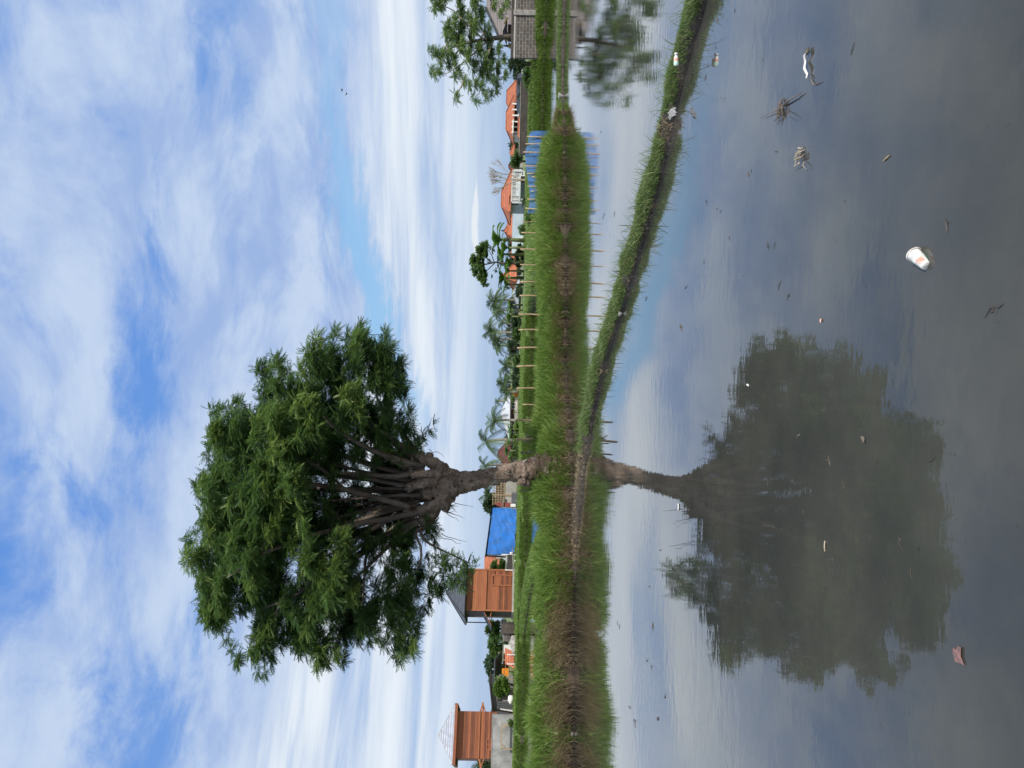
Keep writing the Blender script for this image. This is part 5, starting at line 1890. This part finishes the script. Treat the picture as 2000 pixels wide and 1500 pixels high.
# umbrella shaped tree
um = []
for k in range(64):
    a = rr.uniform(-1, 1)
    py = 515 + a * 38
    top_ = 916 + 24 * a * a
    um.append((top_ + 4 + rr.random() * (24 if abs(a) < .7 else 12), py, rr.uniform(6, 9)))
um += [(950, 498, 5), (958, 485, 4), (950, 478, 5), (945, 550, 5), (952, 556, 4), (946, 528, 5), (968, 527, 4), (978, 512, 5), (980, 506, 4), (955, 510, 4), (960, 540, 3)]
r_ = leafy('umbrella_tree', 'tall tree with an umbrella crown on a slim bare trunk, above the orange pyramid roof', 'tree', um, 70, M['leaf_mid'], BROAD, .24, 520, [(1020, 514), (1000, 514), (985, 514), (968, 512), (950, 516), (935, 514)], None, .11, .9, tint=(.45, .9))
m = MB()
for a, b_ in (((968, 512), (935, 540)), ((962, 513), (930, 492)), ((965, 512), (952, 485)), ((975, 513), (968, 527)), ((955, 515), (925, 520))):
    p, q = P(*a, 70), P(*b_, 70 + rr.uniform(-.6, .6))
    m.tube([p, p.lerp(q, .5) + Vector((0, 0, -.1)), q], [.05, .04, .015], 6)
m.build('branches', M['twig'], r_, False, r_.location)

# bushes and trees between the houses
bushes = [
    ('bush', 'round dark bush in front of the brown hut at the foot of the palms', cluster(1016, 568, 7, 10, 14, 4, 6), 78, 'leaf_grey'),
    ('bush', 'biggest dark round bush in front of the long brown roof', cluster(1011, 627, 9, 15, 24, 4, 7), 80, 'leaf_grey'),
    ('bush', 'round bush left of the biggest dark bush', cluster(1011, 652, 8, 12, 18, 4, 6), 79, 'leaf_mid'),
    ('bush', 'dark hedge bush under the left palm clump', cluster(1004, 674, 9, 11, 16, 4, 6), 82, 'leaf_grey'),
    ('bush', 'bush in front of the small hut at the left end of the palms', cluster(1011, 700, 7, 12, 14, 4, 6), 78, 'leaf_mid'),
    ('bush', 'low bush under the palm thicket', cluster(1010, 738, 7, 22, 26, 4, 6), 80, 'leaf_grey'),
    ('bush', 'scrubby bush before the low blue white wall', cluster(1021, 448, 5, 9, 12, 3, 5), 66, 'leaf_mid'),
    ('bush', 'dark bush below the banana plants and the orange roofs', cluster(1016, 500, 8, 20, 26, 4, 6), 72, 'leaf_mid'),
    ('bush', 'green bush in front of the brown roof, right of the bare tree', cluster(1011, 312, 9, 13, 24, 4, 7), 74, 'leaf_mid'),
    ('bush', 'small bush beneath the balcony columns of the pale blue house', cluster(1026, 393, 4, 6, 8, 3, 5), 70, 'leaf_grey'),
    ('bush', 'dark leafy bush next to the left end of the block wall', cluster(1009, 126, 14, 12, 26, 5, 8), 56, 'leaf_grey'),
    ('bush', 'low hedge bush in front of the grey gabled sheds', cluster(1030, 150, 5, 22, 24, 4, 6), 60, 'leaf_mid'),
    ('bush', 'rounded dark green bush between the plank house and the timber rack', cluster(976, 1107, 13, 11, 24, 5, 8), 92, 'leaf_mid'),
    ('tree', 'dark tree behind the bamboo shack and the end of the blue tarp', cluster(962, 985, 14, 16, 26, 6, 9), 100, 'leaf_grey'),
    ('tree', 'tree with drooping light foliage next to the plank house awning', cluster(966, 1228, 14, 14, 26, 5, 8), 90, 'leaf_mid'),
    ('tree', 'spreading tree above the whitewashed walls on the left', cluster(970, 1262, 13, 16, 28, 5, 8), 92, 'leaf_mid'),
    ('tree', 'dark tree behind the flat roofed shelter', cluster(962, 1300, 12, 18, 28, 5, 8), 96, 'leaf_grey'),
    ('tree', 'dark tree between the shelter and the dark shed', cluster(966, 1330, 10, 10, 16, 5, 8), 98, 'leaf_grey'),
    ('bush', 'sunlit yellow green bush in front of the dark shed', cluster(983, 1342, 14, 16, 30, 5, 8), 67, 'leaf_bright'),
    ('bush', 'small bush growing at the foot of the grey wall by the timber frame', cluster(1000, 1412, 4, 6, 8, 3, 4), 64.5, 'leaf_mid'),
    ('tree', 'dark tree behind the left end of the grey wall', cluster(950, 1495, 14, 12, 16, 6, 9), 88, 'leaf_grey'),
    ('bush', 'low scrub below the left end of the maroon front', cluster(1010, 845, 5, 22, 22, 4, 6), 78, 'leaf_bright'),
    ('bush', 'low scrub right of the tree trunk under the banana plants', cluster(1008, 884, 6, 12, 14, 4, 6), 78, 'leaf_mid'),
    ('tree', 'far dark tree line clump behind the white balcony house', cluster(1006, 285, 6, 14, 14, 4, 6), 125, 'leaf_grey'),
    ('tree', 'far dark tree clump behind the tarp shack and bamboo shack', cluster(990, 1020, 8, 60, 40, 5, 8), 120, 'leaf_grey'),
    ('tree', 'far dark tree clump behind the shelter and the low white walls', cluster(984, 1280, 8, 70, 50, 5, 8), 118, 'leaf_grey'),
    ('tree', 'far dark tree clump behind the orange roofs in the middle', cluster(1002, 470, 7, 60, 46, 4, 7), 128, 'leaf_grey'),
    ('tree', 'far dark tree clump behind the palm row', cluster(1000, 650, 7, 70, 50, 4, 7), 126, 'leaf_grey'),
    ('tree', 'far dark tree clump behind the maroon fronted house', cluster(996, 820, 7, 80, 50, 4, 7), 126, 'leaf_grey'),
    ('tree', 'far dark tree clump behind the right hand roofs', cluster(1008, 210, 6, 90, 50, 4, 7), 128, 'leaf_grey'),
    ('bush', 'weedy scrub along the field edge left of the net fence', cluster(1034, 425, 6, 12, 14, 3, 5), 40, 'leaf_mid'),
]
for nm, lab, sp_, D, mt in bushes:
    sp_ = [(q[0] - 2, q[1], q[2] * 1.22) for q in sp_]
    if nm == 'tree':
        py0 = sum(s[1] for s in sp_) / len(sp_)
        px0 = sum(s[0] for s in sp_) / len(sp_)
        leafy('tree', lab, 'tree', sp_, D, M[mt], BROAD, .32 if D < 110 else .42, 230 if D < 110 else 140, [(1010, py0), (px0 + 8, py0), (px0 - 6, py0 + 2)], None, .16, 1.0, tint=(.15, .75))
    else:
        leafy('bush', lab, 'bush', sp_, D, M[mt], BROAD, .24, 420, None, None, .1, .5, tint=(.2, .8))

# big feathery tree over the block wall on the right
rt = [(845, -5, 11), (850, 16, 12), (862, 8, 16), (872, -8, 18), (838, 96, 7), (842, 104, 8), (848, 112, 8), (850, 100, 7), (841, 136, 9), (848, 146, 9), (856, 138, 10), (860, 122, 10), (866, 110, 12), (876, 100, 15), (872, 128, 11), (884, 118, 13),
      (885, 70, 16), (878, 52, 14), (895, 82, 16), (900, 58, 17), (905, 92, 17), (915, 110, 17), (925, 130, 15), (935, 95, 18), (945, 120, 18), (955, 140, 17), (960, 110, 18), (967, 156, 13), (975, 130, 14), (984, 148, 10), (950, 60, 15), (930, 50, 17),
      (940, 25, 17), (925, 10, 16), (900, 20, 17), (915, 35, 16), (885, 190, 6), (892, 196, 5), (888, 184, 6), (926, 194, 7), (932, 199, 4), (922, 188, 6), (950, 190, 8), (958, 183, 8), (968, 178, 9), (945, 180, 8), (912, 170, 9), (905, 158, 10), (895, 146, 11),
      (886, 150, 9), (930, 160, 11), (940, 165, 11), (965, 5, 11), (978, 18, 8), (990, 8, 7), (975, 30, 8), (985, 2, 8), (895, -10, 16), (930, -12, 18), (960, -16, 16), (915, -40, 25), (880, -40, 22), (945, -50, 24), (920, 75, 16), (955, 85, 15), (970, 95, 12), (980, 115, 10), (940, 142, 13), (890, 40, 14), (870, 75, 10), (866, 60, 9)]
b_ = base(70, 47.5, .5)
r_ = thing('leafy_tree', 'large light green feathery tree spreading over the block wall at the right edge', 'tree', b_)
cl = []
for px, py, rp in rt:
    for k in range(2):
        cl.append((P(px + rr.uniform(-4, 4), py + rr.uniform(-4, 4), 47.5 + rr.uniform(-.9, .9)), rp * .95 * 47.5 / FPX, rr.uniform(.45, 1.0)))
clump_foliage('crown', cl, M['leaf_mid'], PINN_S, .34, 330, r_, b_, up=.0)
MB().tube([b_ + Vector((0, 0, -.1)), P(985, 72, 47.5), P(955, 76, 47.5), P(930, 80, 47.5), P(905, 84, 47.4)], [.17, .15, .12, .09, .05], 10, True, .15, 5).build('trunk', M['limb_bark'], r_, True, b_)
for q in ([(955, 76), (925, 105), (895, 130), (870, 145)], [(945, 78), (915, 50), (885, 20), (855, 5)], [(965, 75), (950, 115), (945, 150), (935, 185)], [(920, 82), (890, 90), (860, 105)], [(950, 77), (930, 35), (925, -5)], [(886, 112), (900, 92), (918, 80)], [(895, 128), (905, 160), (890, 190)], [(882, 75), (872, 88), (867, 100)]):
    pts = [P(a, c, 47.5 + rr.uniform(-.4, .1)) for a, c in q]
    MB().tube(pts, [.06 - .013 * k for k in range(len(pts))], 7, True, .1, 5).build('limb', M['dry_twig'], r_, True, b_)

# bare tree in front of the pale blue house
D = 74
b_ = base(352, D)
r_ = thing('bare_tree', 'leafless grey tree with a fan of thin twigs in front of the pale blue house', 'tree', b_)
m = MB(); m2 = MB()
rb = random.Random(3)


def grow(p, d, L, rad, lev):
    q = p + d * L
    mid = p.lerp(q, .5) + Vector((rb.uniform(-.04, .04), rb.uniform(-.04, .04), 0)) * L
    (m if lev < 2 else m2).tube([p, mid, q], [rad, rad * .85, rad * .65], 6 if lev < 3 else 4, False)
    if lev >= 5:
        return
    for k in range(3 if lev < 4 else 2):
        a = rb.uniform(0, 2 * PI)
        sp_ = rb.uniform(.18, .55)
        nd = (d + Vector((math.cos(a) * sp_, math.sin(a) * sp_ * .8, rb.uniform(-.05, .3)))).normalized()
        grow(q, nd, L * rb.uniform(.62, .85), rad * .62, lev + 1)


for dx, dz in ((-.35, 1), (.05, 1.2), (.5, 1.0)):
    grow(b_ + Vector((dx * .25, 0, .75)), Vector((dx, rb.uniform(-.2, .2), dz)).normalized(), .92, .055, 0)
m.tube([b_ + Vector((0, 0, -.1)), b_ + Vector((.02, 0, .4)), b_ + Vector((0, 0, .85))], [.14, .12, .11], 8, True, .15)
m.build('trunk', M['dry_twig'], r_, False, b_)
m2.build('twigs', M['dry_twig'], r_, False, b_)

# ================================================================ litter on the water and the dyke
def lathe(m, prof, n=20, a=(0, 0, 0), b_=(0, 0, 1)):
    a, b_ = Vector(a), Vector(b_)
    ax = (b_ - a)
    q = ax.to_track_quat('Z', 'Y').to_matrix()
    s0 = len(m.v)
    for h, r in prof:
        for k in range(n):
            t_ = 2 * PI * k / n
            m.v.append(tuple(a + q @ Vector((math.cos(t_) * r, math.sin(t_) * r, h * ax.length))))
    for i in range(len(prof) - 1):
        for k in range(n):
            x, y = s0 + i * n + k, s0 + i * n + (k + 1) % n
            m.f.append((x, y, y + n, x + n))
    return m


a, b_ = G(1785, 496, .020), G(1811, 521, .006)
b_ = a + (b_ - a).normalized() * .092
r_ = thing('plastic_cup', 'white plastic drink cup with a grimy lid floating on its side in the near water', 'cup', (a.x, a.y, 0))
A, B2 = a - r_.location, b_ - r_.location
body = lathe(MB(), [(.04, .027), (.5, .023), (.97, .018), (1.0, .016), (1.0, .001)], 24, A, B2).build('body', M['plastic_white'], r_, True)
lathe(MB(), [(-.09, .002), (-.10, .022), (-.02, .026), (-.02, .032), (.05, .032), (.05, .028)], 24, A, B2).build('lid', M['plastic_white'], r_, True)
lathe(MB(), [(-.025, .0322), (-.018, .0329), (.0, .0330), (.01, .0326)], 24, A, B2).build('rim', M['grime'], r_, True)


def patch_on(name, h0, h1, t0, t1, mt, lift=.0008):
    ax = B2 - A
    q = ax.to_track_quat('Z', 'Y').to_matrix()
    m = MB()
    n = 8
    R_ = lambda h: np.interp(h, [.04, .5, .97], [.027, .023, .018]) + lift
    for i in range(4):
        for k in range(n):
            hh = [h0 + (h1 - h0) * (i + s) / 4 for s in (0, 1)]
            tt = [t0 + (t1 - t0) * (k + s) / n for s in (0, 1)]
            f = lambda h, t_: A + q @ Vector((math.cos(t_) * R_(h), math.sin(t_) * R_(h), h * ax.length))
            m.quad(f(hh[0], tt[0]), f(hh[0], tt[1]), f(hh[1], tt[1]), f(hh[1], tt[0]))
    m.build(name, mt, body, True)


patch_on('print', .55, .85, .2, 1.6, M['plastic_red'])
patch_on('print', .25, .9, 2.2, 3.1, M['plastic_green'])
patch_on('print', .35, .8, -1.2, -.3, M['plastic_green'])
# crumpled white wrapper with a twig
c = G(1580, 128)
o = thing('wrapper', 'narrow torn white wrapper floating beside a bent twig', 'wrapper', c)
wz_ = 1
m = MB()
pts = [G(1582, 100), G(1579, 110), G(1577, 122), G(1579, 135), G(1581, 146), G(1584, 153)]
wds = [.010, .007, .013, .016, .011, .003]
for k in range(5):
    p, q = pts[k] - c, pts[k + 1] - c
    z0, z1 = .012 + .012 * (k % 2), .012 + .012 * ((k + 1) % 2)
    for s, dz in ((-1, .0), (1, -.004)):
        m.quad((p.x, p.y, z0 + .006), (q.x, q.y, z1 + .006), (q.x + .2 * wds[k + 1], q.y + s * wds[k + 1], z1 + dz), (p.x + .2 * wds[k], p.y + s * wds[k], z0 + dz))
m.build('sheet', M['plastic_white'], o)
MB().tube([G(1582, 152, .006) - c, G(1589, 166, .008) - c, G(1603, 159, .01) - c], [.003, .003, .0015], 5).build('twig', M['twig'], o)
MB().box((pts[0] - c) + Vector((0, 0, .014)), (.03, .026, .012), .4, .2).build('corner', M['grime'], o)


def stick_heap(name, lab, px, py, n, L, mt, seed, spread, z=.02, extra=()):
    r0 = random.Random(seed)
    c = G(px, py)
    o = thing(name, lab, 'sticks', c)
    m = MB()
    for k in range(n):
        a = r0.uniform(0, PI)
        p = Vector((r0.gauss(0, spread), r0.gauss(0, spread * 1.1), r0.uniform(.003, z)))
        d = Vector((math.cos(a), math.sin(a), r0.uniform(-.1, .2))) * r0.uniform(.3, 1) * L / 2
        m.tube([p - d, p + Vector((0, 0, r0.uniform(0, .01))), p + d], [.002, r0.uniform(.002, .005), .0012], 5)
    m.build('sticks', mt, o)
    for (a, b_, w_) in extra:
        p, q = G(*a, .01) - c, G(*b_, .014) - c
        MB().tube([p, p.lerp(q, .5) + Vector((0, 0, .012)), q], [w_, w_ * .8, w_ * .4], 6, True, .2, 30).build('stick', mt, o, True)
    MB().blob((0, 0, .0), spread * 1.2, 12, 7, .5, 20, (1, 1, .25)).build('clod', M['wet_mud'], o, True)
    return o


stick_heap('stick_heap', 'tangle of dark sticks with one long thick stick, floating nearer the dyke', 1528, 213, 13, .15, M['twig'], 1, .018, .03, (((1532, 205), (1565, 181), .006), (1 and (1528, 212), (1484, 231), .003), ((1536, 217), (1556, 232), .003), ((1530, 222), (1512, 238), .004)))
stick_heap('straw_heap', 'loose bundle of pale broken straw and sticks floating on the open water', 1566, 305, 12, .11, M['pale_straw'], 2, .014, .03, (((1562, 318), (1550, 331), .004), ((1566, 290), (1559, 288), .004), ((1570, 316), (1575, 331), .003)))


def flat_bit(name, lab, cat, px, py, w, h, rz, mt, z=.004, wob=.4):
    """a curled leaf or scrap lying on the water"""
    c = G(px, py)
    m = MB()
    n = 10
    ring = []
    for k in range(n):
        a = 2 * PI * k / n
        q = 1 + wob * mnoise.noise(Vector((math.cos(a) * 1.5 + px, math.sin(a) * 1.5 + py, 0)))
        ring.append((math.cos(a) * w / 2 * q, math.sin(a) * h / 2 * q, z + .004 * abs(math.sin(a * 2 + px))))
    for k in range(n):
        m.quad((0, 0, z + .007), ring[k], ring[(k + 1) % n])
        m.quad((0, 0, .0015), (ring[(k + 1) % n][0], ring[(k + 1) % n][1], ring[(k + 1) % n][2] - .002), (ring[k][0], ring[k][1], ring[k][2] - .002))
    o = m.build(name, mt, None, True)
    o.location = c
    o.rotation_euler = (0, 0, rz)
    return tag(o, lab, cat)


flat_bit('plastic_scrap', 'crumpled pinkish plastic scrap just under the crown reflection at the lower left', 'scrap', 1874, 1280, .075, .05, .6, M['plastic_pink'], .004, .9)
flat_bit('plastic_scrap', 'small orange scrap floating in open water above the crown reflection', 'scrap', 1605, 626, .022, .016, .3, M['plastic_red'])
flat_bit('leaf', 'pale oval leaf floating in the middle of the crown reflection', 'leaf', 1613, 1067, .055, .018, .1, M['pale_straw'])
flat_bit('leaf', 'brownish leaf floating in the right half of the crown reflection', 'leaf', 1688, 858, .045, .022, 1.0, M['twig'])
flat_bit('plastic_scrap', 'white scrap floating on the reflection of the trunk', 'scrap', 1326, 990, .07, .05, .2, M['plastic_white'])
flat_bit('plastic_scrap', 'long white scrap at the right rim of the crown reflection', 'scrap', 1462, 752, .06, .015, 1.4, M['plastic_white'])
flat_bit('straw_bit', 'single pale bent straw lying on the near water to the right', 'straw', 1733, 309, .008, .06, .15, M['bamboo'], .003, .1)
flat_bit('plastic_scrap', 'white bag scrap on the far narrow bank at the right', 'scrap', 1101, 187, .22, .18, .2, M['plastic_white'], .17)
flat_bit('plastic_scrap', 'white scrap caught at the foot of the bank in front of the blue net', 'scrap', 1103, 300, .22, .2, .4, M['plastic_white'], .02)
flat_bit('plastic_scrap', 'white scrap on the bank foot where the dry grass parts', 'scrap', 1121, 1434 - 0, .12, .1, .4, M['plastic_white'], .05)
flat_bit('plastic_scrap', 'small white scrap wedged in the wet face of the dyke near the middle', 'scrap', 1216, 612, .08, .05, .2, M['plastic_white'], .05)
# bottle and sachet on the dyke
c = G(1322, 115, .17)
r_ = thing('plastic_bottle', 'small white drink bottle with a red and green label lying on the grassy dyke', 'bottle', c)
A, B2 = Vector((-.055, .015, 0)), Vector((.05, -.01, .01))
lathe(MB(), [(0, .001), (0, .019), (.06, .022), (.3, .022), (.62, .022), (.78, .012), (.86, .011)], 18, A, B2).build('body', M['plastic_white'], r_, True)
lathe(MB(), [(.84, .0135), (.84, .015), (1.0, .015), (1.0, .001)], 18, A, B2).build('cap', M['plastic_white'], r_, True)
lathe(MB(), [(.34, .0224), (.36, .0228), (.60, .0228), (.61, .0224)], 18, A, B2).build('label_band', M['plastic_red'], r_, True)
lathe(MB(), [(.06, .0224), (.08, .0228), (.30, .0228), (.31, .0224)], 18, A, B2).build('label_band', M['plastic_green'], r_, True)
c = G(1318, 223, .075)
m = MB()
for i in range(6):
    for j in range(4):
        f = lambda i, j: Vector(((i / 6 - .5) * .11, (j / 4 - .5) * .075, .02 * math.sin(i * 2.1 + j) * .6 + .012 + .035 * j / 4))
        m.quad(f(i, j), f(i + 1, j), f(i + 1, j + 1), f(i, j + 1))
o = m.build('sachet', M['sachet'], None, True)
o.location = c
o.rotation_euler = (.3, 0, .5)
tag(o, 'crumpled grey foil sachet on a bare patch of the dyke', 'sachet')
# pale stone-like lumps on the bank
for px, py, zz, s_, lab in ((1080, 834, .42, .11, 'grey lump of earth on the bank right of the tree base'), (1062, 974, .5, .07, 'pale rag on the grass just left of the tree base')):
    Dd = bank_D(py, .9)
    o = MB().blob((0, 0, 0), s_, 12, 8, .4, 9, (1.3, 1, .8)).build('clod', M['stone'], None, True)
    p = P(px, py, Dd)
    o.location = p
    tag(o, lab, 'clod')

# floating twigs: one of each kind built, the rest copied
tw = []
for k in range(5):
    r0 = random.Random(40 + k)
    m = MB()
    L = .09
    m.tube([(-L / 2, 0, .002), (-L * .1, r0.uniform(-.02, .02), .006), (L / 2, r0.uniform(-.03, .03), .003)], [.0015, .0032, .0012], 5)
    if k % 2 == 0:
        m.tube([(0, 0, .004), (.015, .03, .02)], [.002, .001], 4)
    if k > 2:
        m.blob((-L * .2, 0, .003), .009, 8, 6, .4, 40, (1.6, 1, .5))
    o = m.build('floating_twig', (M['wet_twig'], M['dark_wood'], M['wet_twig'], M['dark_wood'], M['twig'])[k], None)
    tw.append(o)
spots = [(1500, 482), (1513, 480), (1522, 557), (1540, 580), (1490, 115), (1605, 190), (1665, 95), (1850, 437), (1468, 335), (1400, 408), (1407, 415), (1425, 465), (1380, 395), (1435, 20), (1462, 340), (1516, 295), (1650, 392), (1950, 600), (1935, 610),
         (1275, 1224), (1210, 1225), (1206, 1218), (1264, 1290), (1273, 1304), (1268, 1145), (1290, 1076), (1230, 1380), (1240, 1410), (1285, 1405), (1174, 258), (1180, 420), (1200, 418), (1178, 425), (1395, 15), (1402, 40), (1410, 8), (1392, 60), (1398, 92), (1383, 130), (1378, 152),
         (1570, 1000), (1545, 1030), (1650, 950), (1700, 1050), (1620, 900), (1580, 1150), (1730, 1140), (1640, 1180), (1760, 1060), (1560, 850), (1500, 940), (1590, 1240), (1780, 1120), (1410, 1290), (1330, 640), (1262, 585), (1450, 540), (1375, 512), (1299, 1360), (1330, 1140), (1820, 900), (1340, 560)]
for i, (px, py) in enumerate(spots):
    o = tw[i] if i < 5 else tw[i % 5].copy()
    if i >= 5:
        C.objects.link(o)
    o.location = G(px, py)
    s_ = rr.uniform(.35, .75) * (1.0 if px > 1350 else 1.9)
    o.scale = (s_, s_, s_)
    o.rotation_euler = (0, 0, rr.uniform(0, 2 * PI))
    tag(o, 'small dark twig or speck of straw floating on the calm water', 'twig', 'twigs floating on the water')

# two birds far off in the sky
for i, (px, py) in enumerate(((668, 176), (677, 183))):
    m = MB().blob((0, 0, 0), .09, 8, 6, .1, 5, (2.0, .8, .8))
    for s in (-1, 1):
        m.quad((-.05, 0, .02), (.09, 0, .02), (.04, s * .26, .12), (-.03, s * .24, .12))
        m.quad((-.03, s * .24, .12), (.04, s * .26, .12), (-.06, s * .48, .05))
    o = m.build('bird', M['dark_void'], None)
    o.location = P(px, py, 80)
    o.rotation_euler = (.2, 0, .5 + i)
    tag(o, ('upper of the two tiny dark birds in the sky', 'lower of the two tiny dark birds in the sky')[i], 'bird', 'birds in the sky')
